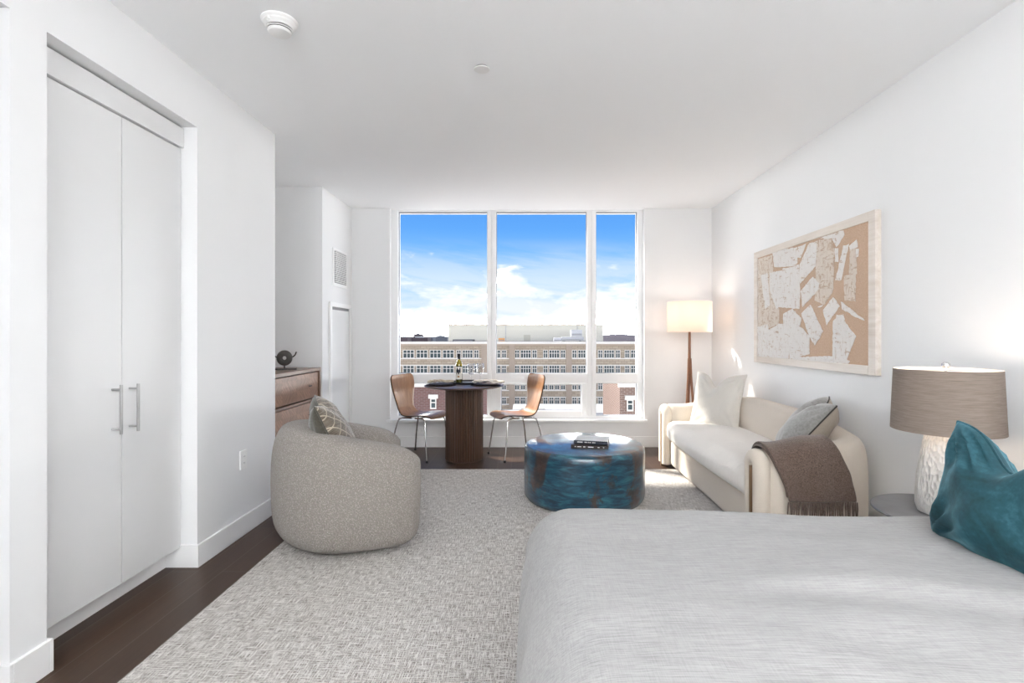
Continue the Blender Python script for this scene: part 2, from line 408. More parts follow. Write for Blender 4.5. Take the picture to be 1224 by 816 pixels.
box(bm, -2.52, XC, 1.94, 2.83, 2.396, CEIL)       # header over closet
box(bm, XC-.15, XC, .75, 1.80, 2.398, CEIL)       # header over the hall opening
box(bm, XC-.15, XC, YN, .75, 0, CEIL)
struct(obj('wall_left', bm, M['wall'], smooth=False), 'white wall on the left with the recessed closet')
bm = B(); box(bm, -3.2, -3.05, YN, 3.71, 0, CEIL); struct(obj('wall_hall', bm, M['wall']), 'white hall wall beyond the left opening')
bm = B(); box(bm, -3.2, XR+.2, YN-.1, YN, 0, CEIL); struct(obj('wall_front', bm, M['wall']), 'white wall behind the viewpoint')
# closet doors
def door(name, y0, y1, hy, z0h, z1h, label):
    bm = B(); box(bm, XC-.105, XC-.085, y0, y1, .11, 2.275); o = struct(obj(name, bm, M['door'], bevel=.0015, smooth=False), label)
    h = B(); x = -1.832
    tube(h, [(x, hy, z0h), (x, hy, z1h)], .0065, 14)
    for z in (z0h+.022, z1h-.022): tube(h, [(XC-.085, hy, z), (x, hy, z)], .0048, 12)
    obj('handle', h, M['nickel'], o)
    return o
door('door_1', 1.955, 2.4075, 2.352, .813, 1.037, 'flat white closet door on the left with bar handle')
door('door_2', 2.4125, 2.822, 2.455, .81, 1.033, 'flat white closet door on the right with bar handle')
bm = B(); box(bm, XC-.11, XC-.07, 1.942, 2.828, 2.28, 2.385); struct(obj('trim_1', bm, M['door'], bevel=.002, smooth=False), 'white header panel above the closet doors')
bm = B(); box(bm, -2.0, -1.955, 1.942, 2.828, 0, .11); struct(obj('trim_2', bm, M['trim'], smooth=False), 'recessed white toe kick under the closet doors')
bm = B(); box(bm, -2.0, -1.99, 1.94, 2.83, .1, 2.396); struct(obj('trim_3', bm, M['dark'], smooth=False))  # dark sheet behind the doors, its colour stands in for closet shade
def baseb(name, segs, label):
    bm = B()
    for (x0,x1,y0,y1) in segs:
        box(bm, x0, x1, y0, y1, 0, .122)
    return struct(obj(name, bm, M['trim'], bevel=.002, smooth=False), label)
T = .014
baseb('baseboard_left', [(XC, XC+T, 2.83, 3.71), (-1.955, XC+T, 2.83-T, 2.83), (XC, XC+T, 1.80, 1.94), (-2.5, XC+T, 1.80-T, 1.80), (-1.955, XC+T, 1.94, 1.94+T), (XC, XC+T, YN, .75)], 'white baseboard along the left wall')
baseb('baseboard_back', [(XD, XR, YB-T, YB)], 'white baseboard under the window')
baseb('baseboard_right', [(XR-T, XR, YN, YB-T)], 'white baseboard along the right wall')
baseb('baseboard_duct', [(XD, XD+T, 5.02, YB-T), (-2.5, XD, 5.02-T, 5.02)], 'white baseboard around the duct box')

# window
win = bpy.data.objects.new('window_1', None); COL.objects.link(win); win.location = (0, 6.0, 0)
struct(win, 'tall three bay white framed window with lower vents')
def wpart(name, boxes, mat=None, bevel=.003):
    bm = B()
    for b_ in boxes: box(bm, *b_)
    return obj(name, bm, mat or M['frame'], win, smooth=False, bevel=bevel)
ZT0, ZT1, ZH = .713, .826, 2.685
wpart('window_frame', [(WX0, -1.462, -.05, .07, WZ0, CEIL), (1.285, WX1, -.05, .07, WZ0, CEIL), (-1.462, 1.285, -.05, .07, ZH, CEIL), (-1.462, 1.285, -.05, .07, WZ0, .338)])
for a_, b_ in ((-.437, -.336), (.707, .811)):
    c_ = (a_+b_)/2
    wpart('mullion', [(a_, c_-.004, -.05, .07, .338, ZH), (c_+.004, b_, -.05, .07, .338, ZH), (c_-.004, c_+.004, -.04, .06, .338, ZH)])
for a_, b_ in ((-1.462, -.437), (-.336, .707), (.811, 1.285)):
    wpart('transom', [(a_, b_, -.04, .06, ZT0, ZT1)])
wpart('vent_sash', [(-.336, -.281, -.06, .03, .338, ZT0), (.644, .707, -.06, .03, .338, ZT0), (-.281, .644, -.06, .03, .338, .398), (-.281, .644, -.06, .03, .700, ZT0)])
for (a_, b_, z0, z1) in ((-1.462, -.437, ZT1, ZH), (-.336, .707, ZT1, ZH), (.811, 1.285, ZT1, ZH), (-1.462, -.437, .338, ZT0), (-.281, .644, .398, .700), (.811, 1.285, .338, ZT0)):
    bm = B(); box(bm, a_, b_, .0, .006, z0, z1); p = obj('pane', bm, M['pane'], win, smooth=False)
    g = .006
    bm = B(); box(bm, a_, a_+g, -.012, .02, z0, z1); box(bm, b_-g, b_, -.012, .02, z0, z1); box(bm, a_, b_, -.012, .02, z0, z0+g); box(bm, a_, b_, -.012, .02, z1-g, z1)
    obj('gasket', bm, M['groove'], p, smooth=False)
bm = B(); box(bm, -1.565, 1.375, -.17, -.05, .284, .312); obj('window_sill', bm, M['frame'], win, smooth=False, bevel=.004)
# air vent + access panel on the duct box
t = thing('air_vent', 'white louvred air vent high on the boxed wall', 'vent', (XD, 5.48, 1.97))
bm = B(); box(bm, .0, .010, -.20, .205, -.20, .19); obj('frame', bm, M['trim'], t, smooth=False, bevel=.002)
bm = B(); box(bm, .008, .012, -.168, .178, -.165, .165); obj('backing', bm, M['vent'], t, smooth=False)
bm = B()
for k in range(17):
    z = -.158 + k*.0197
    prism(bm, [(.012, -.168, z), (.024, -.168, z+.006), (.024, -.168, z+.010), (.012, -.168, z+.006)], (0, .346, 0))
obj('louvres', bm, M['trim'], t, smooth=False)
t = thing('access_panel', 'tall white access panel door below the air vent', 'panel', (XD, 5.48, .15))
bm = B()
for b_ in ((0,.022,-.30,-.255,0,1.45),(0,.022,.27,.315,0,1.45),(0,.022,-.255,.27,1.405,1.45),(0,.022,-.255,.27,0,.045)): box(bm, *b_)
obj('panel_frame', bm, M['trim'], t, smooth=False, bevel=.003)
bm = B(); box(bm, 0, .006, -.255, .27, .045, 1.405); obj('reveal', bm, M['vent'], t, smooth=False)
bm = B(); box(bm, .004, .014, -.240, .255, .06, 1.375); obj('panel_door', bm, M['door'], t, smooth=False, bevel=.002)
# outlets
def outlet(loc, rz, label, horiz=False):
    t = thing('power_outlet', label, 'outlet', loc, rz)
    w, h = (.0585, .0365) if horiz else (.0365, .0585)
    bm = B(); box(bm, -w, w, -.011, 0, -h, h); obj('cover_plate', bm, M['white_pl'], t, smooth=False, bevel=.003)
    for s in (-1, 1):
        bm = B(); cx, cz = (s*.02, 0) if horiz else (0, s*.02)
        softbox(bm, .028, .006, .028, .0028, (cx, -.010, cz), 6); r = obj('socket', bm, M['white_pl'], t)
        bm = B()
        for q in (-.006, .006):
            if horiz: box(bm, cx-.004, cx+.004, -.0136, -.0125, cz+q-.001, cz+q+.001)
            else: box(bm, cx+q-.001, cx+q+.001, -.0136, -.0125, cz-.004, cz+.004)
        obj('slots', bm, M['dark'], r, smooth=False)
    return t
outlet((XC, 3.28, .477), pi/2, 'white wall outlet on left wall beside the closet')
outlet((-1.19, YB, .19), 0, 'white horizontal outlet under the window sill behind the chair', True)
# smoke detector and sprinkler cap
t = thing('smoke_detector', 'round white smoke detector on the ceiling', 'smoke detector', (-1.125, 2.375, CEIL))
bm = B(); lathe(bm, [(.078,0),(.079,-.006),(.074,-.012),(.071,-.014),(.070,-.020),(.063,-.026),(.060,-.028),(.057,-.034)], n=56); obj('base', bm, M['white_pl'], t)
bm = B(); lathe(bm, [(.050,-.034),(.050,-.050)], n=48); obj('vent_ring', bm, M['dark'], t)
for z in (-.041,):
    bm = B(); lathe(bm, [(.044,z+.002),(.054,z+.002),(.054,z-.002),(.044,z-.002)], n=48); obj('rim', bm, M['white_pl'], t)
bm = B(); lathe(bm, [(.051,-.047),(.052,-.050),(.046,-.058),(.030,-.062),(.001,-.063)], n=48); obj('cap', bm, M['white_pl'], t)
bm = B(); tube(bm, [(-.02,-.062,-.016),(-.02,-.064,-.030)], .008, 14); obj('test_button', bm, M['white_pl'], t)
t = thing('sprinkler_cover', 'small flat white sprinkler cover disc on the ceiling', 'sprinkler', (-.234, 2.79, CEIL))
bm = B(); lathe(bm, [(.036,0),(.036,-.008)], n=40); obj('recess', bm, M['dark'], t)
bm = B(); lathe(bm, [(.042,-.006),(.043,-.008),(.042,-.011),(.001,-.0125)], n=48); obj('disc', bm, M['white_pl'], t)

# rug
bm = B(); softbox(bm, 3.09, 5.55, .013, .006, (.075, 2.08, .0065), 10); tag(obj('area_rug', bm, M['rug']), 'large pale greige woven rug under armchair and coffee table', 'rug')
RZ = .013

# ------------------------------------------------------------------ pillows
def pillow(name, label, cat, w, h, t_, loc, yaw, lean, mats, chop=.0, chopw=.45, pinch=.10, piping=None, seed=0, n=34, chopx=0, roll=0, wr=.006):
    """local: x = width, y = height (up), z = front normal. yaw: direction of front normal in plan, lean back"""
    root = thing(name, label, cat)
    def P(u, v, side):
        eu, ev = 1-u*u, 1-v*v
        x = u*w/2*(1 - pinch*ev**1.0*abs(u)**1.5*1.0); y = v*h/2*(1 - pinch*eu*abs(v)**1.5)
        th = t_/2*(max(eu,0)**.42)*(max(ev,0)**.42)
        vv = (v+1)/2
        c = chop*math.exp(-((u-chopx)/chopw)**2)*vv**1.6
        y -= c; 
        z = side*th*(1 - .45*(c/max(chop, 1e-6))*(vv**1.2) if chop else 1)
        if chop: z += -.25*c*side*0 
        q = Vector((x*7+seed, y*7, side*3.1))
        z += side*wr*noise.noise(q)*min(1, 3*eu)*min(1, 3*ev)*2
        # tension creases from the corners
        for sx in (-1, 1):
            for sy in (-1, 1):
                du, dv = u-sx, v-sy; r = hypot(du, dv); a = atan2(dv, du)
                z += side*wr*.8*sin(a*14+seed)*math.exp(-((r-.45)/.28)**2)*min(1, 4*eu)*min(1, 4*ev)
        return Vector((x, y, z))
    for si, side in enumerate((1, -1)):
        pass
    bm = B(); grid = {}
    for side in (1, -1):
        for i in range(n+1):
            for j in range(n+1):
                u = sin(pi/2*(-1+2*i/n)); v = sin(pi/2*(-1+2*j/n))
                e = i in (0, n) or j in (0, n)
                key = (i, j, 0 if e else side)
                if key not in grid: grid[key] = bm.verts.new(P(u, v, side))
    for si, side in enumerate((1, -1)):
        for i in range(n):
            for j in range(n):
                ks = [(i,j),(i+1,j),(i+1,j+1),(i,j+1)]
                vs = [grid[(a,b,0 if (a in (0,n) or b in (0,n)) else side)] for a, b in ks]
                f = bm.faces.new(vs); f.material_index = si if len(mats) > 1 else 0
    cov = obj('cushion_cover', bm, mats, root, sharp=120)
    if piping:
        seq = [(i,0) for i in range(n)] + [(n,j) for j in range(n)] + [(n-i,n) for i in range(n)] + [(0,n-j) for j in range(n)]
        pts = [P(sin(pi/2*(-1+2*i/n)), sin(pi/2*(-1+2*j/n)), 1) for i, j in seq]
        bm = B(); tube(bm, pts+[pts[0]], .0045, 8, caps=False); obj('piping', bm, piping, root)
    # orientation: front normal nf, up vector leaning away from nf
    nfh = Vector((cos(yaw), sin(yaw), 0)); up = Vector((0,0,1))*cos(lean) - nfh*sin(lean)
    nf = nfh*cos(lean) + Vector((0,0,1))*sin(lean); xa = up.cross(nf)
    R_ = Matrix((xa, up, nf)).transposed()
    if roll: R_ = R_ @ Matrix.Rotation(roll, 3, 'Z')
    for ch in root.children:
        ch.data.transform(Matrix.Identity(4))
    root.matrix_world = Matrix.Translation(Vector(loc)) @ R_.to_4x4()
    root.rotation_mode = 'XYZ'
    return root

# ------------------------------------------------------------------ armchair
def sweep_shell(path, thick, zlo, ztop, n_exp=3.0, endr=.18, nseg=36, squash_ends=True):
    """path: list of Vector (x,y); ztop(s) with s 0..1; returns rings"""
    L_ = [0]
    for i in range(1, len(path)): L_.append(L_[-1] + (path[i]-path[i-1]).length)
    tot = L_[-1]; out = []
    for i, p in enumerate(path):
        d = (path[min(i+1, len(path)-1)] - path[max(i-1, 0)]).normalized(); nn = Vector((d.y, -d.x))
        e = min(L_[i], tot-L_[i]); k = 1 if e >= endr else sqrt(max(0, 1-(1-e/endr)**2))
        k = max(k, .02); zt = ztop(L_[i]/tot); zb = zlo + 0*1; zc = (zt+zb)/2; b_ = (zt-zb)/2
        kz = .72 + .28*k if squash_ends else 1
        if e < 1e-6: kz *= .97
        a_ = thick/2*k; ring = []
        for q in range(nseg):
            ph = 2*pi*q/nseg; c_, s_ = cos(ph), sin(ph)
            px = math.copysign(abs(c_)**(2/n_exp), c_)*a_; pz = math.copysign(abs(s_)**(2/n_exp), s_)*b_*kz
            # belly: widen outward mid-height
            ring.append((p.x+nn.x*px, p.y+nn.y*px, zc+pz))
        out.append(ring)
    return out
arm = thing('armchair', 'cream boucle barrel armchair on the rug seen from behind its side', 'armchair', (-1.10, 3.235, RZ), radians(24))
path = []
hw, rr = .305, .30; xf = .36
xb = -.30
for k in range(16): path.append(Vector((xf - (xf-(xb+rr))*k/16, -hw)))
for k in range(25):
    a_ = -pi/2 - pi*k/24; path.append(Vector((xb+rr+rr*cos(a_)*1.0, hw*sin(a_))))
for k in range(1, 17): path.append(Vector((xb+rr + (xf-(xb+rr))*k/16, hw)))
# densify near ends
def dens(p):
    a = p[0]; b_ = p[1]; q = [a + (b_-a)*t for t in (0,.04,.12,.25,.5,.75)]
    c = p[-1]; d = p[-2]; w = [c + (d-c)*t for t in (.75,.5,.25,.12,.04,0)]
    return q + p[1:-1] + w
path = dens(path)
bm = B(); R_ = sweep_shell(path, .245, .02, lambda s: .575 + .150*sin(pi*s)**1.2, 3.6, .15, 44)
rings(bm, R_)
for v in bm.verts:       # soft belly outside
    z = v.co.z; k = sin(pi*min(1, max(0, z/.75)))
    r = Vector((v.co.x+.02, v.co.y)); 
    f = 1 + .045*k - (.03+.10*max(0, min(1, .5-r.x*2)))*max(0, 1-z/.18)**2
    v.co.x = r.x*f-.02; v.co.y = r.y*f
obj('upholstered_shell', bm, M['boucle'], arm, sharp=180)
bm = B(); softbox(bm, .60, .42, .17, .06, (.08, 0, .36), 16, (.0,.0,.03)); obj('seat_cushion', bm, M['boucle'], arm, sharp=180)
bm = B(); softbox(bm, .60, .42, .26, .05, (.06, 0, .15), 14, (.02,0,0)); obj('seat_base', bm, M['boucle'], arm, sharp=180)
pillow('throw_cushion', 'olive cushion with gold grid front resting in the boucle armchair', 'cushion', .62, .52, .25, (-1.19, 3.21, .625), radians(22), radians(24), [M['grid'], M['olive']], chop=.07, chopw=.4, pinch=.06, piping=M['olive'], seed=3)

# ------------------------------------------------------------------ coffee table
ct = thing('coffee_table', 'round drum coffee table in blue and brown patina', 'coffee table', (.455, 4.03, RZ))
bm = B(); R0 = .463
lathe(bm, [(R0-.035,0),(R0-.022,.004),(R0-.004,.03),(R0,.06),(R0+.002,.2),(R0,.35),(R0-.004,.39),(R0-.012,.404),(R0-.022,.408)], n=96)
obj('drum_body', bm, M['patina'], ct, sharp=50)
bm = B(); lathe(bm, [(R0-.022,.404),(R0-.018,.409),(R0-.024,.412),(.001,.412)], n=96); obj('drum_top', bm, M['patina'], ct, sharp=60)
def book(label, w, d, h, loc, rz, cover, spine_marks, top=None):
    t = thing('book', label, 'book', loc, rz, None)
    bm = B(); box(bm, -w/2, w/2, -d/2, d/2, 0, .003); box(bm, -w/2, w/2, -d/2, -d/2+.004, 0, h); 
    obj('cover', bm, cover, t, smooth=False, bevel=.001)
    bm = B(); box(bm, -w/2, w/2, -d/2, d/2, h-.003, h); obj('front_cover', bm, top or cover, t, smooth=False, bevel=.001)
    bm = B(); box(bm, -w/2+.004, w/2-.004, -d/2+.004, d/2-.004, .003, h-.003); obj('pages', bm, M['pages'], t, smooth=False)
    for a, b_ in spine_marks:
        bm = B(); box(bm, a, b_, -d/2-.0008, -d/2+.001, h*.36, h*.62); obj('spine_lettering', bm, M['cover_pale'], t, smooth=False)
    return t
zt = RZ+.412
book('dark book with black spine at the bottom of the stack', .275, .21, .024, (.495, 3.935, zt), radians(-12), M['book_black'], [(-.11,-.10),(-.09,-.06),(-.045,-.03),(-.01,.03),(.06,.075),(.1,.108)])
book('navy spined book with pale cover on top of the stack', .25, .20, .026, (.512, 3.965, zt+.025), radians(-15), M['book_navy'], [(-.045,-.025),(-.02,-.012),(-.008,.002),(.012,.024),(.027,.036),(-.10,-.06)], M['cover_pale'])

# ------------------------------------------------------------------ bistro table
bt = thing('dining_table', 'round walnut pedestal bistro table with fluted drum base', 'table', (-.624, 5.30, 0))
bm = B(); n_ = 264; fl = 44
def fr(k, r): return r - .011*abs(cos(pi*fl*k/n_))**4
rings(bm, [[(fr(k, .192)*cos(2*pi*k/n_), fr(k, .192)*sin(2*pi*k/n_), z) for k in range(n_)] for z in (.012, .728)])
obj('fluted_pedestal', bm, M['walnut_v'], bt, sharp=60)
bm = B(); lathe(bm, [(.182,0),(.184,.014)], n=64); obj('plinth', bm, M['walnut_dark'], bt)
bm = B(); lathe(bm, [(.20,.728),(.36,.736),(.398,.748),(.404,.753),(.402,.758),(.394,.760),(.001,.760)], n=96); obj('tabletop', bm, M['walnut_dark'], bt, sharp=30)
TZ = .760
def placemat(loc, label):
    t = thing('placemat', label, 'placemat', loc, 0, 'round dark placemats on the bistro table')
    bm = B(); lathe(bm, [(.150,0),(.154,.002),(.150,.004),(.001,.004)], n=64); obj('mat', bm, M['mat_woven'], t)
    return t
def plate(loc, label):
    bm = B(); lathe(bm, [(.06,0),(.07,.003),(.118,.012),(.121,.014),(.118,.015),(.07,.006),(.001,.005)], n=64)
    o = obj('dinner_plate', bm, M['plate']); o.location = loc; return tag(o, label, 'plate', 'dark plates on the bistro table')
napm = fabric('striped_napkin', (.34,.27,.19), (.62,.55,.45), 60, .3, .1, stretch=(.3,3,1))
napm2 = fabric('pale_napkin', (.60,.54,.46), (.82,.78,.72), 60, .3, .1, stretch=(.3,3,1))
def napkin(loc, rz, mat, label, seed, L_=.26, W_=.13):
    bm = B(); nx, ny = 40, 20
    rows = []
    for i in range(nx+1):
        r = []
        for j in range(ny+1):
            u = -1+2*i/nx; v = -1+2*j/ny
            wd = W_/2*(1-.45*math.exp(-((u+.1)/.3)**2))
            x = u*L_/2; y = v*wd + .012*noise.noise(Vector((u*2+seed, 0, 0)))
            z = .008 + .020*abs(sin(v*5+seed+u*1.5)) + .016*noise.noise(Vector((u*3, v*4, seed))) + .010*(1-abs(u))
            r.append((x, y, max(.004, z)))
        rows.append(r)
    rings(bm, rows, close=False); o = obj('napkin', bm, mat, solid=.004, subsurf=1); o.location = loc; o.rotation_euler = (0,0,rz)
    return tag(o, label, 'napkin')
placemat((-.85, 5.22, TZ), 'dark round placemat on the left side of the bistro table')
placemat((-.40, 5.22, TZ), 'dark round placemat on the right side of the bistro table')
plate((-.85, 5.22, TZ+.004), 'dark plate under the brown napkin')
plate((-.40, 5.22, TZ+.004), 'dark plate under the pale striped napkin')
napkin((-.85, 5.20, TZ+.020), radians(10), napm, 'brown striped napkin folded on the left plate', 1)
napkin((-.37, 5.20, TZ+.020), radians(-12), napm2, 'pale striped napkin folded on the right plate', 4, .30, .15)
tr = thing('serving_tray', 'dark round tray under the wine bottle and glasses', 'tray', (-.60, 5.478, TZ))
bm = B(); lathe(bm, [(.185,0),(.19,.003),(.001,.003)], n=64); obj('tray_base', bm, M['mat_black'], tr)
bm = B(); lathe(bm, [(.187,.002),(.193,.018),(.188,.018),(.183,.004)], n=64, cap0=False, cap1=False); obj('tray_rim', bm, M['mat_black'], tr, solid=.003)
tz = TZ+.003
wb = thing('wine_bottle', 'green wine bottle with white label on the bistro table', 'bottle', (-.690, 5.40, tz))
bm = B(); lathe(bm, [(.030,0),(.0355,.006),(.036,.02),(.036,.185)], n=40); obj('bottle_body', bm, M['bottle'], wb)
bm = B(); lathe(bm, [(.036,.185),(.035,.20),(.028,.222),(.018,.238),(.0145,.25)], n=40); obj('bottle_shoulder', bm, M['wine'], wb)
bm = B(); lathe(bm, [(.0147,.238),(.0147,.300),(.016,.302),(.016,.308),(.001,.309)], n=32); obj('foil_capsule', bm, M['mat_black'], wb)
bm = B(); nn_ = 24
rs = [[(.0366*cos(a), .0366*sin(a), z) for a in [-pi/2-1.1+2.2*k/nn_ for k in range(nn_+1)]] for z in (.045,.175)]
rings(bm, rs, close=False); lb = obj('label_paper', bm, M['label'], wb)
bm = B()
rs = [[(.0370*cos(a), .0370*sin(a), z + .012*sin(a*9)) for a in [-pi/2-.75+1.3*k/nn_ for k in range(nn_+1)]] for z in (.105,.125,.155)]
rings(bm, rs, close=False); obj('label_print', bm, M['book_navy'], lb)
bm = B(); rs = [[(.0370*cos(a), .0370*sin(a), z) for a in [-pi/2-.3+.5*k/8 for k in range(9)]] for z in (.065,.080)]
rings(bm, rs, close=False); obj('label_mark', bm, M['rust'], lb)
def wine_glass(loc, label):
    t = thing('wine_glass', label, 'glass', loc, 0, 'wine glasses on the tray')
    bm = B(); lathe(bm, [(.034,0),(.034,.002),(.006,.005),(.0035,.02),(.0035,.085),(.008,.092)], n=40); obj('stem', bm, M['wineglass'], t)
    bm = B(); lathe(bm, [(.001,.091),(.020,.094),(.032,.105),(.036,.125),(.0365,.205)], n=48, cap0=False, cap1=False)
    obj('bowl', bm, M['wineglass'], t, solid=.0018)
    return t
wine_glass((-.565, 5.42, tz), 'clear stemmed wine glass next to the bottle')
wine_glass((-.478, 5.50, tz), 'clear stemmed wine glass further from the bottle')

# ------------------------------------------------------------------ plywood chairs
def make_chair(label, loc, rz):
    t = thing('dining_chair', label, 'chair', loc, rz, None)
    # centre profile (x forward, z up), width
    prof = [(.225,.415,.30),(.205,.436,.36),(.15,.447,.395),(.05,.440,.40),(-.05,.432,.375),(-.12,.434,.325),(-.165,.452,.285),(-.195,.49,.27),(-.215,.55,.285),(-.235,.63,.33),(-.252,.72,.375),(-.264,.79,.385),(-.270,.83,.365),(-.273,.850,.31)]
    pts = smoothpath([(x, w, z) for x, z, w in prof], 5)
    pos = []
    ny = 16
    for p in pts:
        row = []
        for j in range(ny+1):
            v = -1+2*j/ny
            y = v*p.y/2; back = max(0, min(1, (p.z-.5)/.2)); dish = .02*back*(v*v) ; lift = -.012*(1-back)*(v*v)*0 + .008*(1-back)*v*v
            row.append((p.x+dish, y, p.z+lift))
        pos.append(row)
    bm = B(); rings(bm, pos, close=False)
    o = obj('seat_shell', bm, [M['ply'], M['plyedge']], t, sharp=80)
    md = o.modifiers.new('solid', 'SOLIDIFY'); md.thickness = .011; md.offset = 0; md.material_offset_rim = 1
    feet = {(1,1):(.215,.215), (1,-1):(.215,-.215), (-1,1):(-.235,.215), (-1,-1):(-.235,-.215)}
    for (sx, sy), (fx, fy) in feet.items():
        k = [(sx*.02, sy*.14, .418), (sx*.10, sy*.15, .418), (sx*.14, sy*.165, .412), (sx*.165, sy*.175, .385), (fx*.85, fy*.9, .25), (fx, fy, .012)]
        bm = B(); tube(bm, smoothpath(k, 6), .0085, 12); lg = obj('leg', bm, M['chrome'], t)
        bm = B(); lathe(bm, [(.012,0),(.013,.006),(.011,.022)], (fx, fy, 0), 16); obj('foot_cap', bm, M['mat_black'], lg)
    for sx in (-1, 1):
        bm = B(); tube(bm, [(sx*.07,-.15,.418),(sx*.07,.15,.418)], .007, 10); obj('crossbar', bm, M['chrome'], t)
    return t
ch = make_chair('bentwood plywood chair with chrome legs left of the bistro table', (-1.085, 5.42, 0), radians(-24))
dup(ch, (-.105, 5.43, 0), radians(180+26), 'bentwood plywood chair with chrome legs right of the bistro table, sunlit back')

# ------------------------------------------------------------------ dresser
dr = thing('dresser', 'walnut chevron veneer dresser in the left alcove', 'dresser', (-2.24, 4.37, 0))
X1, X0_, Y0, Y1 = .268, -.27, -.63, .63
bm = B(); 
box(bm, X0_, X1, Y0, Y1, .925, .955); box(bm, X0_, X1, Y0, Y0+.03, .10, .925); box(bm, X0_, X1, Y1-.03, Y1, .10, .925); box(bm, X0_, X1, Y0+.03, Y1-.03, .10, .13); box(bm, X0_, X0_+.02, Y0+.03, Y1-.03, .13, .925)
obj('carcass', bm, M['dresser'], dr, smooth=False, bevel=.002)
for z in (.665, .405):
    bm = B(); box(bm, X1-.08, X1, Y0+.03, Y1-.03, z-.01, z+.01); obj('rail', bm, M['dresser'], dr, smooth=False)
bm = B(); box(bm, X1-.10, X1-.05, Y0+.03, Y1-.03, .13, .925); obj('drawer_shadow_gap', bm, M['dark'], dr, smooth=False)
for z0, z1 in ((.685,.915),(.425,.645),(.14,.385)):
    bm = B(); box(bm, X1-.06, X1-.012, Y0+.04, Y1-.04, z0, z1); d_ = obj('drawer', bm, M['chevron'], dr, smooth=False, bevel=.002)
    for y in (-.38, .38):
        bm = B(); tube(bm, [(X1-.014, y, (z0+z1)/2), (X1+.004, y, (z0+z1)/2)], .004, 10); box(bm, X1+.002, X1+.010, y-.022, y+.022, (z0+z1)/2-.005, (z0+z1)/2+.005); obj('knob', bm, M['mat_black'], d_, bevel=.001)
for sx in (-.24, .24):
    for sy in (-.59, .59):
        bm = B(); tube(bm, [(sx, sy, 0), (sx, sy, .10)], [.014,.022], 14); obj('leg', bm, M['dresser'], dr)
# sculpture
sc = thing('disc_sculpture', 'dark bronze pierced disc sculpture on the dresser', 'sculpture', (-2.155, 4.64, .955), radians(20))
bm = B(); box(bm, -.10, .10, -.035, .035, 0, .012); obj('base', bm, M['bronze'], sc, smooth=False, bevel=.002)
bm = B(); tube(bm, [(0,0,.012),(0,0,.05)], .006, 12); obj('post', bm, M['bronze'], sc)
bm = B(); n_ = 48
def dr_(r, y): return [(r*cos(2*pi*k/n_), y, .105+1.05*r*sin(2*pi*k/n_)) for k in range(n_)]
rings(bm, [dr_(.016,-.012), dr_(.045,-.016), dr_(.062,-.01), dr_(.066,0), dr_(.062,.01), dr_(.045,.016), dr_(.016,.012), dr_(.016,-.012)], cap0=False, cap1=False)
obj('pierced_disc', bm, M['bronze'], sc)
for s in (-1, 1):
    bm = B(); tube(bm, smoothpath([(s*.058,0,.11),(s*.075,0,.12),(s*.088,0,.135),(s*.098,0,.16)], 5), [.006]*16, 8)
    obj('horn', bm, M['bronze'], sc)

# ------------------------------------------------------------------ floor lamp
fl_ = thing('floor_lamp', 'wooden floor lamp with white drum shade in the far corner', 'lamp', (1.73, 5.47, 0))
bm = B(); tube(bm, [(0,0,.90),(0,0,1.36)], [.017,.013], 16); obj('pole', bm, M['lampwood'], fl_)
for k in range(3):
    a_ = radians(90+120*k)
    bm = B(); tube(bm, smoothpath([(0.008*cos(a_), .008*sin(a_), 1.02), (.022*cos(a_), .022*sin(a_), .75), (.065*cos(a_), .065*sin(a_), .35), (.17*cos(a_), .17*sin(a_), 0.0)], 6), .014, 12)
    obj('leg', bm, M['lampwood'], fl_)
bm = B(); lathe(bm, [(.228,1.298),(.228,1.615)], n=72, cap0=False, cap1=False); obj('lamp_shade', bm, M['shade_white'], fl_)
bm = B(); lathe(bm, [(.001,1.40),(.02,1.405),(.03,1.43),(.03,1.45),(.02,1.475),(.001,1.48)], n=20); obj('bulb', bm, plain('bulb_glow', (1,1,1), .5, emit=((1,.80,.6), 6)), fl_)
def plight(name, loc, energy, color, r=.05, parent=None):
    l = bpy.data.lights.new(name, 'POINT'); l.energy = energy; l.color = color; l.shadow_soft_size = r
    o = bpy.data.objects.new(name, l); COL.objects.link(o); o.location = loc
    if parent: o.parent = parent
    return o
plight('lamp_light', (0,0,1.50), .8, (1,.91,.83), .05, fl_)

# ------------------------------------------------------------------ table lamp + nightstand
LX, LY = 1.80, 2.22
ns = thing('side_table', 'round grey stone topped side table beside the bed', 'side table', (LX, LY+.025, 0))
bm = B(); lathe(bm, [(.250,.486),(.257,.490),(.258,.496),(.255,.500),(.001,.500)], n=80); obj('table_top', bm, M['slate'], ns)
bm = B(); lathe(bm, [(.16,0),(.165,.01),(.16,.02),(.05,.03),(.03,.06),(.028,.44),(.08,.486)], n=40); obj('pedestal', bm, M['bronze'], ns)
tl = thing('table_lamp', 'white carved ceramic table lamp with oatmeal drum shade', 'lamp', (LX, LY, .50))
bm = B(); lathe(bm, [(.080,0),(.100,.004),(.108,.03),(.109,.07),(.104,.15),(.092,.24),(.080,.31),(.070,.345),(.05,.362),(.02,.37),(.02,.385)], n=64); obj('ceramic_base', bm, M['ceramic'], tl, sharp=60)
bm = B(); tube(bm, [(0,0,.38),(0,0,.62)], .006, 10); obj('stem', bm, M['nickel'], tl)
def shade_rings(z): return .190 + (.20-.190)*(0.617-z)/.262
bm = B(); lathe(bm, [(.197,.355),(.186,.617)], n=80, cap0=False, cap1=False); obj('lamp_shade', bm, M['shade_linen'], tl)
bm = B(); lathe(bm, [(.1955,.356),(.1845,.616)], n=80, cap0=False, cap1=False); obj('shade_lining', bm, M['shade_in'], tl)
bm = B()
for k in range(3):
    a_ = radians(20+120*k); tube(bm, [(0,0,.612),(.185*cos(a_), .185*sin(a_), .606)], .0022, 8)
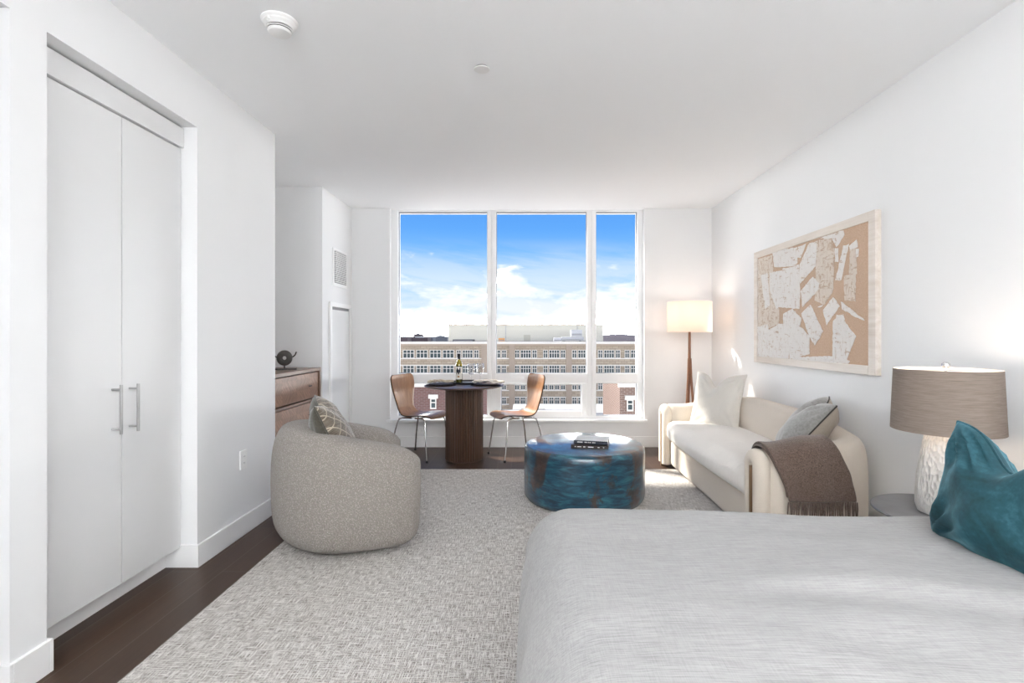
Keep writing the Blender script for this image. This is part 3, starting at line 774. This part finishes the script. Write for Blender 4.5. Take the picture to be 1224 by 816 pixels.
obj('spider', bm, M['nickel'], tl)
bm = B(); lathe(bm, [(.004,.61),(.007,.616),(.014,.621),(.018,.630),(.016,.640),(.008,.647),(.001,.648)], n=28); obj('finial', bm, M['chrome'], tl)
bm = B(); lathe(bm, [(.001,.44),(.02,.445),(.03,.47),(.03,.49),(.02,.515),(.001,.52)], n=20); obj('bulb', bm, bpy.data.materials['bulb_glow'], tl)
plight('lamp_light', (0,0,.56), .38, (1,.90,.81), .04, tl)

# ------------------------------------------------------------------ painting
t = thing('painting', 'large abstract plaster on burlap painting in a pale wood frame', 'painting', (XR, 3.89, 1.515))
def w2l(Y, z, d): return (-d, Y-3.89, z-1.515)
PY0, PY1, PZ0, PZ1 = 3.074, 4.703, 1.022, 2.009; fw = .062; 
def fy(n): return n
bm = B()
a0, a1, c0, c1 = PY0-3.89, PY1-3.89, PZ0-1.515, PZ1-1.515
box(bm, -.038, 0, a0, a0+fw, c0, c1); box(bm, -.038, 0, a1-fw, a1, c0, c1); box(bm, -.038, 0, a0+fw, a1-fw, c0, c0+fw*.9); box(bm, -.038, 0, a0+fw, a1-fw, c1-fw*.9, c1)
obj('frame', bm, M['paleframe'], t, smooth=False, bevel=.002)
bm = B(); box(bm, -.030, 0, a0+fw, a1-fw, c0+fw*.9, c1-fw*.9); obj('canvas', bm, M['canvas'], t, smooth=False)
polys = [(2,[(50,260),(118,240),(125,300),(112,400),(150,480),(150,545),(90,570),(50,590)]),
(1,[(120,225),(230,205),(232,275),(215,290),(130,295)]),(1,[(110,320),(190,300),(200,400),(140,480),(110,400)]),
(1,[(165,300),(235,290),(245,400),(240,480),(150,470),(190,400)]),(1,[(235,205),(270,190),(245,255),(232,250)]),
(1,[(285,188),(322,178),(312,290),(245,365),(230,310)]),(2,[(320,175),(385,165),(395,230),(390,400),(350,460),(310,440),(315,300)]),
(1,[(248,400),(300,335),(330,365),(325,395),(255,470)]),(1,[(435,200),(460,190),(425,355),(400,350)]),(2,[(464,205),(490,195),(495,325),(460,325)]),
(2,[(438,333),(490,322),(490,445),(440,440)]),(1,[(345,485),(390,425),(420,465),(362,550)]),(1,[(425,445),(530,530),(500,520),(430,480)]),
(1,[(390,530),(402,520),(405,505),(435,505),(440,525),(445,540),(490,600),(450,705),(388,710)]),(1,[(250,500),(290,460),(345,580),(310,640),(285,600)]),
(1,[(60,600),(150,545),(240,550),(285,600),(285,680),(200,700),(130,700),(50,700)]),(1,[(170,500),(210,480),(250,520),(235,600),(170,560)]),
(1,[(330,165),(435,130),(440,152),(405,205),(385,170)]),(1,[(398,210),(412,208),(412,270),(398,270)]),(1,[(490,210),(503,210),(500,250),(490,250)]),
(1,[(210,693),(380,688),(465,710),(460,722),(210,712)]),(1,[(70,330),(100,320),(110,460),(90,480)]),(1,[(325,470),(345,462),(340,468),(322,474)]),
(1,[(460,200),(495,170),(500,205),(465,215)]),(1,[(200,300),(238,280),(250,330),(205,360)]),(1,[(55,560),(100,545),(110,600),(60,620)])]
bm = B(); k_ = 0
for mi, pl in polys:
    k_ += 1; X_ = 2.075; pts = []
    for (cx, cy) in pl:
        Y = X_*F/(890+cx/3.71-CX); z = H-(240+cy/3.71-CY)/F*Y; pts.append(Vector((0, Y, z)))
    q = []
    for i in range(len(pts)):
        a, b_ = pts[i], pts[(i+1) % len(pts)]; m_ = max(2, int((b_-a).length/.02))
        for s in range(m_):
            p = a + (b_-a)*s/m_; p.y += random.uniform(-.0035,.0035); p.z += random.uniform(-.0035,.0035); q.append(p)
    th = .0010 + .0004*(k_ % 9)
    qq = [(-.030-th, max(a0+fw, min(a1-fw, p.y-3.89)), max(c0+fw*.9, min(c1-fw*.9, p.z-1.515))) for p in q]
    prism(bm, qq, (th, 0, 0), mi-1)
bmesh.ops.triangulate(bm, faces=[f for f in bm.faces if len(f.verts) > 4])
obj('plaster_patches', bm, [M['plaster'], M['plaster_tan']], t, smooth=False)

# ------------------------------------------------------------------ sofa
so = thing('sofa', 'long cream upholstered sofa with rounded arms along the right wall', 'sofa', (0, 0, 0))
YA, YZ = 3.045, 5.045       # arm centre lines
xbk = 1.965; xfr = 1.36; rc = .15
path = [Vector((xfr + (xbk-rc-xfr)*k/8, YA)) for k in range(8)]
path += [Vector((xbk-rc + rc*sin(a), YA+rc - rc*cos(a))) for a in [pi/2*k/10 for k in range(11)]]
path += [Vector((xbk, YA+rc + (YZ-YA-2*rc)*k/24)) for k in range(1, 24)]
path += [Vector((xbk-rc + rc*cos(a), YZ-rc + rc*sin(a))) for a in [pi/2*k/10 for k in range(11)]]
path += [Vector((xbk-rc - (xbk-rc-xfr)*k/8, YZ)) for k in range(1, 9)]
Ls = [0]
for i in range(1, len(path)): Ls.append(Ls[-1]+(path[i]-path[i-1]).length)
tot = Ls[-1]
def ss(a, b_, x):
    t_ = max(0, min(1, (x-a)/(b_-a))); return t_*t_*(3-2*t_)
def sz(s):
    e = min(s, 1-s)*tot
    return .595 + .05*ss(.15, .55, e) + .085*ss(.5, 1.15, e)
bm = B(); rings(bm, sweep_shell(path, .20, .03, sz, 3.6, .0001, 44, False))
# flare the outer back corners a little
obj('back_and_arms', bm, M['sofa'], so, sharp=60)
for ya in (YA, YZ):
    bm = B(); yy = .055
    pth = [(xfr, ya-yy, .03), (xfr, ya-yy, .25), (xfr, ya-yy, .40), (xfr, ya-yy, .505)] + [(xfr, ya-yy*cos(a), .505+.045*sin(a)) for a in [pi*k/10 for k in range(1, 10)]] + [(xfr, ya+yy, .505), (xfr, ya+yy, .40), (xfr, ya+yy, .25), (xfr, ya+yy, .03)]
    tube(bm, pth, .0475, 20); obj('arm_front_roll', bm, M['sofa'], so, sharp=60)
    bm = B(); box(bm, xfr-.045, xfr+.03, ya-.0085, ya+.0085, .0 if ya > 4 else RZ, .50); obj('wood_inlay', bm, M['brasswood'], so, smooth=False, bevel=.002)
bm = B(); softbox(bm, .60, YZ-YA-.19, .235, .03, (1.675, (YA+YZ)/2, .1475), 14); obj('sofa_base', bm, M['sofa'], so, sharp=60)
bm = B(); softbox(bm, .62, YZ-YA-.20, .195, .075, (1.645, (YA+YZ)/2, .358), 30, (.05, 0, .028)); 
for v in bm.verts:
    if v.co.z > .40: v.co.z += .004*noise.noise(Vector((v.co.x*9, v.co.y*5, 2)))
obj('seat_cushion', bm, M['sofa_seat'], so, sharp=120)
for y in (3.12, 4.97):
    bm = B(); box(bm, 1.86, 1.90, y-.02, y+.02, 0, .05); obj('leg', bm, M['brasswood'], so, smooth=False)
pillow('sofa_pillow', 'pale linen pillow at the far end of the sofa', 'pillow', .52, .52, .17, (1.735, 4.70, .665), radians(180+33), radians(14), [M['linen_pillow'], M['linen_pillow']], chop=.11, chopw=.30, pinch=.10, piping=M['linen_pillow'], seed=11, wr=.012, chopx=-.1)
pillow('sofa_pillow', 'grey velvet pillow with dark piping beside the brown throw', 'pillow', .52, .50, .25, (1.825, 3.38, .645), radians(180-26), radians(38), [M['grey_velvet'], M['beige_back']], chop=.12, chopw=.35, pinch=.07, piping=M['dark'], seed=5, wr=.008)
# throw blanket over the near arm
th = thing('throw_blanket', 'brown knitted throw with fringe draped over the near sofa arm', 'blanket')
def drape(off, nend):
    prof = []
    r = .103+off; zc_ = .505
    prof.append((YA+r, .47)); prof.append((YA+r, .52))
    for k in range(0, 13):
        a = pi*k/12; prof.append((YA + r*cos(a), zc_+.02+(.085+off)*sin(a)))
    for k in range(1, nend): prof.append((YA-r-.002*k, zc_+.02-.022*k))
    return prof
def throw_mesh(off, nend, x0, x1, seed):
    pr = drape(off, nend); rows = []; nx = 26
    for i, (y, z) in enumerate(pr):
        s = i/(len(pr)-1); row = []
        for j in range(nx+1):
            u = j/nx; sh = .10*ss(.35, 1, s)
            x = x0 + (x1-x0)*u + sh
            zz = z + (.045*ss(1.40,1.75,x) if .05 < s < .8 else .045*ss(1.40,1.75,x)*(1-s)*2)
            w = .006*sin(u*9+seed+s*2)+.006*noise.noise(Vector((u*4, s*4, seed)))
            row.append((x, y - (w if s > .4 else 0) , zz + (w*.5 if s < .6 else 0)))
        rows.append(row)
    return rows
rows = throw_mesh(.022, 10, 1.375, 1.755, 2)
bm = B(); rings(bm, rows, close=False); obj('outer_fold', bm, M['throw'], th, solid=.012, subsurf=1)
bm = B(); rings(bm, throw_mesh(.008, 9, 1.365, 1.74, 5), close=False); obj('inner_fold', bm, M['throw'], th, solid=.010, subsurf=1)
bm = B(); last = rows[-1]
for j in range(44):
    u = j/43*(len(last)-1); i0 = min(int(u), len(last)-2); f_ = u-i0
    p = Vector(last[i0]).lerp(Vector(last[i0+1]), f_); dx = random.uniform(-.008,.008); dy = random.uniform(-.006,.004)
    tube(bm, [p, p+Vector((dx*.5, dy, -.035)), p+Vector((dx, dy*.5, -.075-random.uniform(0,.012)))], [.0035,.0045,.003], 7)
tag_f = obj('fringe', bm, M['throw'], th)
tag_f['kind'] = 'stuff'

# ------------------------------------------------------------------ bed
bed = thing('bed', 'queen bed with upholstered base beneath the pale duvet', 'bed', (1.06, 1.10, 0))
bm = B(); softbox(bm, 1.98, 1.42, .24, .03, (0.03, 0, .20), 8); obj('bed_base', bm, M['slate'], bed)
bm = B(); softbox(bm, 1.98, 1.44, .23, .06, (0.04, 0, .435), 10); obj('mattress', bm, M['white_linen'], bed)
for sx in (-.88, .92):
    for sy in (-.62, .62):
        bm = B(); tube(bm, [(sx, sy, RZ), (sx, sy, .10)], .02, 12); obj('leg', bm, M['mat_black'], bed)
def duvet():
    bm = B(); r = .17; X0d, X1d = .17, 2.085; Y0d, Y1d = .36, 1.80     # flat zone (X0d.. wall)
    drop = .46; ext = pi*r/2 + (drop-r); NX, NY = 150, 130; rows = []; top = .599
    for i in range(NX+1):
        a = X0d - ext + (X1d - X0d + ext)*i/NX; row = []
        for j in range(NY+1):
            b_ = Y0d-ext + (Y1d-Y0d+2*ext)*j/NY
            oa = min(0, a-X0d); ob = (b_-Y1d if b_ > Y1d else (b_-Y0d if b_ < Y0d else 0)); o = hypot(oa, ob)
            bx = max(a, X0d); by = max(Y0d, min(Y1d, b_))
            if o > 1e-9:
                d = Vector((oa, ob))/o; oc = min(o, ext)
                if oc < pi*r/2: hh = r*sin(oc/r); dz = r*(1-cos(oc/r))
                else: hh = r + .02*(oc-pi*r/2)/drop; dz = r + (oc-pi*r/2)
                x = bx+d.x*hh; y = by+d.y*hh; z = top-dz
                rip = ss(.05, .35, oc)*.012*sin((bx+by*1.0+atan2(d.y, d.x)*.35)*26 + 2.5*noise.noise(Vector((bx*3, by*3, 0))))
                x += d.x*rip; y += d.y*rip
            else: x, y, z = bx, by, top
            fall = 1-ss(.0, .35, o)
            k = .020*noise.noise(Vector((x*1.6, y*2.2, 3))) + .007*noise.noise(Vector((x*4+2, y*9, 7)))
            # long soft creases running across
            k += .010*math.exp(-((y-1.22-.10*sin(x*2.1))/.045)**2)*ss(.35,.8,x)*(1-ss(1.25,1.6,x))
            k -= .010*math.exp(-((y-1.14-.10*sin(x*2.1))/.05)**2)*ss(.5,.9,x)*(1-ss(1.2,1.5,x))
            z += k*fall + .022*(1-ss(.1,1.4,x))*fall + .010
            y += .055*(1-ss(.1, 1.9, x))*ss(1.0, 1.8, y)
            row.append((x, y, max(z, .10)))
        rows.append(row)
    rings(bm, rows, close=False)
    return bm
o = obj('duvet', duvet(), M['duvet'], solid=.012, sharp=180); tag(o, 'pale grey linen duvet covering the bed', 'duvet')
pillow('bed_pillow', 'large teal velvet pillow with piped edge leaning on the bed', 'pillow', .56, .40, .22, (1.435, 1.475, .775), radians(180+3), radians(13), [M['teal'], M['teal']], chop=.12, chopw=.36, pinch=.05, piping=M['teal'], seed=21, wr=.02, chopx=-.2)
pillow('bed_pillow', 'white linen pillow behind the teal pillow against the wall', 'pillow', .66, .46, .17, (1.93, 1.62, .80), radians(180), radians(15), [M['white_linen'], M['white_linen']], chop=.03, chopw=.5, pinch=.06, seed=31)

# ------------------------------------------------------------------ unseen globe lights added behind the viewpoint to brighten the room
em = plain('fill_globe_glow', (1,1,1), .5, emit=((.98,.99,1), 16.2))
def clight(x, y, label):
    t = thing('fill_pendant', label, 'added fill light', (x, y, CEIL), 0, 'added unseen globe fill lamps behind the bed')
    bm = B(); lathe(bm, [(.06,0),(.06,-.015),(.02,-.03)], n=32); obj('canopy', bm, M['nickel'], t)
    bm = B(); tube(bm, [(0,0,-.02),(0,0,-.36)], .005, 10); obj('cord', bm, M['mat_black'], t)
    bm = B(); lathe(bm, [(.03,-.34),(.05,-.36),(.07,-.375)], n=32); obj('holder', bm, M['nickel'], t)
    bm = B(); lathe(bm, [(.20*sin(pi*k/24)+.0005, -.56+.20*cos(pi*k/24)) for k in range(25)], n=48); obj('fill_globe', bm, em, t)
clight(-.7, -1.2, 'added unseen white globe fill light hanging on the left behind the bed')
clight(1.1, -1.2, 'added unseen white globe fill light hanging on the right behind the bed')
clight(.2, -2.6, 'added unseen white globe fill light hanging nearest the rear wall')

# ------------------------------------------------------------------ outside
def XO(px, D): return (px-CX)/F*D
def ZO(py, D): return H-(py-CY)/F*D
bm = B(); box(bm, -900, 900, 7, 3000, -41, -40); struct(obj('ground', bm, M['ground'], smooth=False), 'street level far below the window')
def window_mesh(w, h, nx, ny=2):
    bm = B(); box(bm, -w/2, w/2, .06, .10, -h/2, h/2, 1); f = .10
    box(bm, -w/2-f, -w/2+.02, -.05, .1, -h/2, h/2); box(bm, w/2-.02, w/2+f, -.05, .1, -h/2, h/2); box(bm, -w/2-f, w/2+f, -.05, .1, -h/2-f*1.6, -h/2); box(bm, -w/2-f, w/2+f, -.05, .1, h/2, h/2+f)
    for k in range(1, nx): x = -w/2+w*k/nx; box(bm, x-.06, x+.06, -.02, .08, -h/2, h/2)
    box(bm, -w/2, w/2, -.02, .08, h*.12-.06, h*.12+.06)
    return bm
D = 107.0
ob = thing('office_building', 'long cream stone building with rows of windows across the street', 'building', (0, D, 0))
zr = ZO(411, D); zr2 = ZO(408.2, D)
bm = B(); box(bm, -70, 70, 0, 30, -40, zr); obj('facade', bm, M['cream'], ob, smooth=False)
bm = B(); box(bm, -70.3, 70.3, -.5, 1.0, zr, ZO(408.2, D)); obj('parapet', bm, M['stone'], ob, smooth=False)
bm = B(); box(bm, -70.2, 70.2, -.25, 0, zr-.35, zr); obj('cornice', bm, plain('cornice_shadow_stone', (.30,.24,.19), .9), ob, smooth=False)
rowsy = [423, 441.3, 461.0, 478.8, 495.5, 512.5]
for ry in [(432.5), (450), (470.5), (487)]:
    for q in (-.35, .35):
        bm = B(); box(bm, -70, 70, -.18, 0, ZO(ry, D)+q*2-.1, ZO(ry, D)+q*2+.1); obj('string_course', bm, M['stone'], ob, smooth=False)
hw_ = 8.6*D/F
protos = {}
def wproto(kind):
    if kind not in protos:
        w = {'wide': 12.5*D/F, 'small': 4.6*D/F, 'mid': 11.5*D/F}[kind]
        me_o = obj('window', window_mesh(w, hw_, {'wide': 3, 'small': 2, 'mid': 4}[kind]), [M['stone'], M['winglass']], ob, smooth=False)
        protos[kind] = me_o; return me_o, True
    return protos[kind], False
cols = [(488.5,'wide'),(504.5,'wide'),(520.5,'wide'),(536,'wide')]
for g in (559, 592, 628.5, 662.5, 697, 728, 760): cols += [(g-10.5,'small'), (g,'mid'), (g+10.5,'small')]
cnt = 0
for ri, ry in enumerate(rowsy[:5]):
    for px, kd in cols:
        if ri >= 2 and kd == 'mid' : 
            for dd in (-3.4, 3.4):
                pr, first = wproto('small'); o = pr if first else pr.copy()
                if not first: COL.objects.link(o)
                o.parent = ob; o.location = (XO(px+dd, D), -.1, ZO(ry, D)); cnt += 1
            continue
        if ri >= 2 and kd == 'wide' : continue
        pr, first = wproto(kd); o = pr if first else pr.copy()
        if not first: COL.objects.link(o)
        o.parent = ob; o.location = (XO(px, D), -.1, ZO(ry, D)); cnt += 1
# darker pier strips between bays
for px in (579, 612, 680):
    bm = B(); box(bm, XO(px-3.5, D), XO(px+3.5, D), -.22, 0, -40, zr-.35); obj('pier', bm, plain('pier_stone', (.27,.215,.17), .9) if px == 579 else bpy.data.materials['pier_stone'], ob, smooth=False)
# penthouse
D2 = 118.0
ph = thing('rooftop_penthouse', 'pale windowless plant room standing on the cream building roof', 'building', (0, D2, zr2))
bm = B(); box(bm, XO(536, D2), XO(721, D2), 0, 14, 0, ZO(388.5, D2)-zr2); obj('wall', bm, M['pent'], ph, smooth=False)
bm = B(); box(bm, XO(535.5, D2), XO(721.5, D2), -.2, 14.2, ZO(388.5, D2)-zr2, ZO(387.6, D2)-zr2); obj('coping', bm, plain('coping', (.30,.20,.15), .8), ph, smooth=False)
for px in (604.5, 690):
    bm = B(); box(bm, XO(px, D2)-.08, XO(px, D2)+.08, -.08, 0, 0, ZO(389, D2)-zr2); obj('seam', bm, M['concrete'], ph, smooth=False)
bm = B(); box(bm, XO(626, D2), XO(634, D2), -.06, .02, 0, ZO(400, D2)-zr2); obj('door', bm, plain('pent_door', (.38,.36,.30), .8), ph, smooth=False)
Dr = 110.0
def roofbox(name, px0, px1, py0, py1, dep, mat, label, cat, base=0):
    t = thing(name, label, cat, (XO((px0+px1)/2, Dr), Dr, zr2+base)); w = XO(px1, Dr)-XO(px0, Dr); z1 = ZO(py0, Dr)-zr2-base; z0 = max(0, ZO(py1, Dr)-zr2-base)
    bm = B(); box(bm, -w/2, w/2, 0, dep, z0, z1); obj('casing', bm, mat, t, smooth=False, bevel=.05)
    bm = B(); box(bm, -w/2*.9, w/2*.9, -.05, dep+.05, z0+(z1-z0)*.2, z0+(z1-z0)*.45); obj('grille', bm, M['vent'], t, smooth=False)
    if z0 > 0.05:
        bm = B(); box(bm, -w/2*.8, -w/2*.7, .1, dep-.1, 0, z0); box(bm, w/2*.7, w/2*.8, .1, dep-.1, 0, z0); obj('support', bm, M['vent'], t, smooth=False)
    return t
unit = plain('rooftop_unit', (.33,.335,.35), .5)
roofbox('rooftop_unit', 672, 698, 402.5, 407, 4, unit, 'long low grey rooftop air unit beside the penthouse wall', 'air unit')
t = roofbox('rooftop_unit', 683, 696, 394, 402.2, 3, unit, 'tall grey rooftop duct unit standing on the low air unit', 'air unit', ZO(402.5, Dr)-zr2+.03)
roofbox('rooftop_unit', 662, 671.5, 403.5, 408, 2, plain('louvre_unit', (.40,.40,.42), .6), 'small louvred rooftop unit left of the long air unit', 'air unit')
roofbox('rooftop_unit', 541, 566, 405.5, 408, 3, plain('dark_unit', (.06,.06,.07), .6), 'low dark rooftop equipment row on the left roof', 'air unit')
roofbox('rooftop_crate', 596, 603, 404, 408, 1.5, M['rust'], 'rust orange crate stack on the roof edge', 'crate')
t = thing('rooftop_mast', 'thin bent antenna mast on the penthouse roof', 'antenna', (XO(556.5, D2), D2+2, ZO(387.6, D2)))
bm = B(); tube(bm, [(0,0,0),(0,0,1.2)], .16, 8); obj('post', bm, M['mat_black'], t)
bm = B(); tube(bm, [(0,0,1.2),(-.5,0,1.9),(-.8,0,2.0)], .09, 8); obj('boom', bm, M['mat_black'], t)
t = thing('rooftop_pipe', 'curved vent pipe on the right of the penthouse roof', 'pipe', (XO(695, D2), D2+2, ZO(387.6, D2)))
bm = B(); tube(bm, smoothpath([(-.4,0,0),(-.4,0,.7),(0,0,1.0),(.4,0,.7),(.4,0,0)], 5), .12, 8); obj('gooseneck', bm, M['vent'], t)
# nearer brick buildings
def brick(name, D3, px0, px1, pyt, mat, wins, label, win_h=3.2, win_w=1.6):
    t = thing(name, label, 'building', (0, D3, 0)); zt_ = ZO(pyt, D3)
    bm = B(); box(bm, XO(px0, D3), XO(px1, D3), 0, 12, -40, zt_); obj('wall', bm, mat, t, smooth=False)
    bm = B(); box(bm, XO(px0, D3)-.2, XO(px1, D3)+.2, -.25, .1, zt_-.5, zt_); obj('cornice', bm, M['stone'], t, smooth=False)
    for (px, py) in wins:
        o = obj('window', window_mesh(win_w, win_h, 1), [M['stone'], M['winglass']], t, smooth=False); o.location = (XO(px, D3), -.1, ZO(py, D3))
        bm = B(); box(bm, -win_w/2-.3, win_w/2+.3, -.1, .1, win_h/2+.1, win_h/2+.55); obj('lintel', bm, M['stone'], o, smooth=False)
    return t
brick('brick_building', 60, 440, 584, 457, M['redbrick'], [(518,482),(550,482),(486,482)], 'red brick building below in front of the cream building', .95, .5)
D3 = 55
brick('brick_building', D3, 741, 830, 457, M['pinkbrick'], [(753,484)], 'pink brick building low at the right of the window', .95, .5)
t = thing('rooftop', 'low flat pale roof with units below the centre window', 'building', (0, 80, 0))
bm = B(); box(bm, XO(612, 80), XO(738, 80), 0, 10, -40, ZO(493, 80)); obj('roof_slab', bm, M['concrete'], t, smooth=False)
bm = B(); box(bm, XO(622, 80), XO(652, 80), 1, 3, ZO(493, 80), ZO(489, 80)); obj('unit', bm, M['stone'], t, smooth=False)
# distant city
D4 = 520.0; spec = [(477,487,403,409),(489,512,403.5,409),(494,503,399,409),(512,518,403.5,409),(519,536,402,409),(470,478,402,409),(522,528,401,409)]
labs = ['distant brown block at the far left of the skyline','wide distant brown block on the left skyline','tall distant tower on the left skyline','small pale distant block on the left skyline','distant blue grey block beside the penthouse','distant block at the window left edge','slim distant stack above the blue grey block']
gm = plain('distant_grey', (.08,.085,.10), .9, var=.2)
for i, (a, b_, c, d) in enumerate(spec):
    t = thing('distant_building', labs[i], 'building', (XO((a+b_)/2, D4+i*30), D4+i*30, -40), 0, 'distant skyline blocks')
    w = XO(b_, D4)-XO(a, D4); hh_ = ZO(c, D4)+40
    bm = B(); box(bm, -w/2, w/2, 0, 18, 0, hh_); obj('block', bm, gm if i in (3,4,6) else M['purplebrick'], t, smooth=False)
    bm = B(); box(bm, -w/4, w/5, 4, 9, hh_, hh_+1.2); obj('roof_housing', bm, M['concrete'], t, smooth=False)
bm = B(); rws = []
for i in range(80):
    y = 1200+i*6; row = []
    for j in range(120):
        x = -700 + 1900*j/119
        hz = ss(150, 260, x)*(1-ss(620,900,x)) ; k = sin(pi*i/79)
        row.append((x, y, -40 + k*(38 + 8*hz*math.exp(-((x-245)/75)**2)*1.0 + 3*noise.noise(Vector((x*.02, y*.02, 0))))))
    rws.append(row)
rings(bm, rws, close=False); o = obj('hills', bm, M['hill']); struct(o, 'low purple hills on the horizon')

# ------------------------------------------------------------------ world sky
w = bpy.data.worlds.new('sky'); S.world = w; w.use_nodes = True; nt = w.node_tree
bg = nt.nodes['Background']; tc = N(nt, 'ShaderNodeTexCoord'); sp = N(nt, 'ShaderNodeSeparateXYZ'); L(nt, tc.outputs['Generated'], sp.inputs[0])
el = sp.outputs['Z']
K_ = .30
def sc(c): return tuple(x*K_ for x in c)
sky = ramp(nt, el, [(0, sc((.90,.95,1))), (.05, sc((.66,.83,1.0))), (.10, sc((.42,.70,1.0))), (.15, sc((.24,.55,1.0))), (.20, sc((.135,.42,.98))), (.26, sc((.095,.34,.92))), (.6, sc((.06,.22,.65)))])
cb = N(nt, 'ShaderNodeCombineXYZ'); L(nt, sp.outputs['X'], cb.inputs['X']); L(nt, sp.outputs['Y'], cb.inputs['Y']); L(nt, mth(nt, 'MULTIPLY', el, 2.6), cb.inputs['Z'])
cb2 = N(nt, 'ShaderNodeCombineXYZ'); L(nt, sp.outputs['X'], cb2.inputs['X']); L(nt, sp.outputs['Y'], cb2.inputs['Y']); L(nt, mth(nt, 'ADD', mth(nt, 'MULTIPLY', el, 9.0), mth(nt, 'MULTIPLY', sp.outputs['X'], 1.1)), cb2.inputs['Z'])
c1 = nz(nt, cb.outputs[0], 7.5, 8, .58, .2)
c2 = nz(nt, cb2.outputs[0], 3.2, 8, .62, .4)
thr = ramp(nt, el, [(0, (.20,)*3), (.05, (.40,)*3), (.085, (.47,)*3), (.12, (.555,)*3), (.15, (.63,)*3), (.17, (.76,)*3), (.3, (.60,)*3), (.6, (.50,)*3)])
dlt = mth(nt, 'MULTIPLY', mth(nt, 'SUBTRACT', c1, thr), 9.0)
cm = mth(nt, 'MINIMUM', mth(nt, 'MAXIMUM', dlt, 0.0), 1.0)
veil = ramp(nt, el, [(0, (1,)*3), (.06, (.85,)*3), (.10, (.55,)*3), (.145, (.32,)*3), (.185, (0,)*3)])
vm = mth(nt, 'MULTIPLY', veil, mth(nt, 'MINIMUM', mth(nt, 'MAXIMUM', mth(nt, 'MULTIPLY', mth(nt, 'SUBTRACT', c2, .34), 4.5), 0.0), 1.0))
lp0 = mixc(nt, vm, sky, (.285,.292,.305))
lp1 = mixc(nt, cm, lp0, (.335,.338,.342))
dense = mth(nt, 'MINIMUM', mth(nt, 'MAXIMUM', mth(nt, 'MULTIPLY', mth(nt, 'SUBTRACT', dlt, .9), .9), 0.0), 1.0)
lp = mixc(nt, dense, lp1, (12.0,12.0,12.0))
lowm = mth(nt, 'GREATER_THAN', el, -.001)
lp2 = mixc(nt, lowm, (.6,.58,.56), lp)
L(nt, lp2, bg.inputs['Color']); bg.inputs['Strength'].default_value = 1.0
# sun
sl = bpy.data.lights.new('sun', 'SUN'); sl.energy = 3.4; sl.angle = radians(3.0); sl.color = (1,.93,.84)
so_ = bpy.data.objects.new('sun', sl); COL.objects.link(so_); so_.location = (-30, 30, 40)
dvec = Vector((.72,-.54,-.80)); so_.rotation_euler = dvec.to_track_quat('-Z', 'Y').to_euler()

# ------------------------------------------------------------------ camera
cam = bpy.data.cameras.new('camera'); co = bpy.data.objects.new('camera', cam); COL.objects.link(co)
co.location = (0,0,H); co.rotation_euler = (pi/2,0,0); cam.sensor_width = 36; cam.sensor_fit = 'HORIZONTAL'; cam.lens = 36*F/1224
cam.shift_x = -(CX-612)/1224; cam.shift_y = -(408-CY)/1224; cam.clip_start = .05; cam.clip_end = 5000
S.camera = co
S.cycles.max_bounces = 14; S.cycles.diffuse_bounces = 10
S.view_settings.view_transform = 'Standard'; S.view_settings.look = 'None'; S.view_settings.gamma = 1; S.view_settings.use_curve_mapping = False
S.view_settings.exposure = 1.82
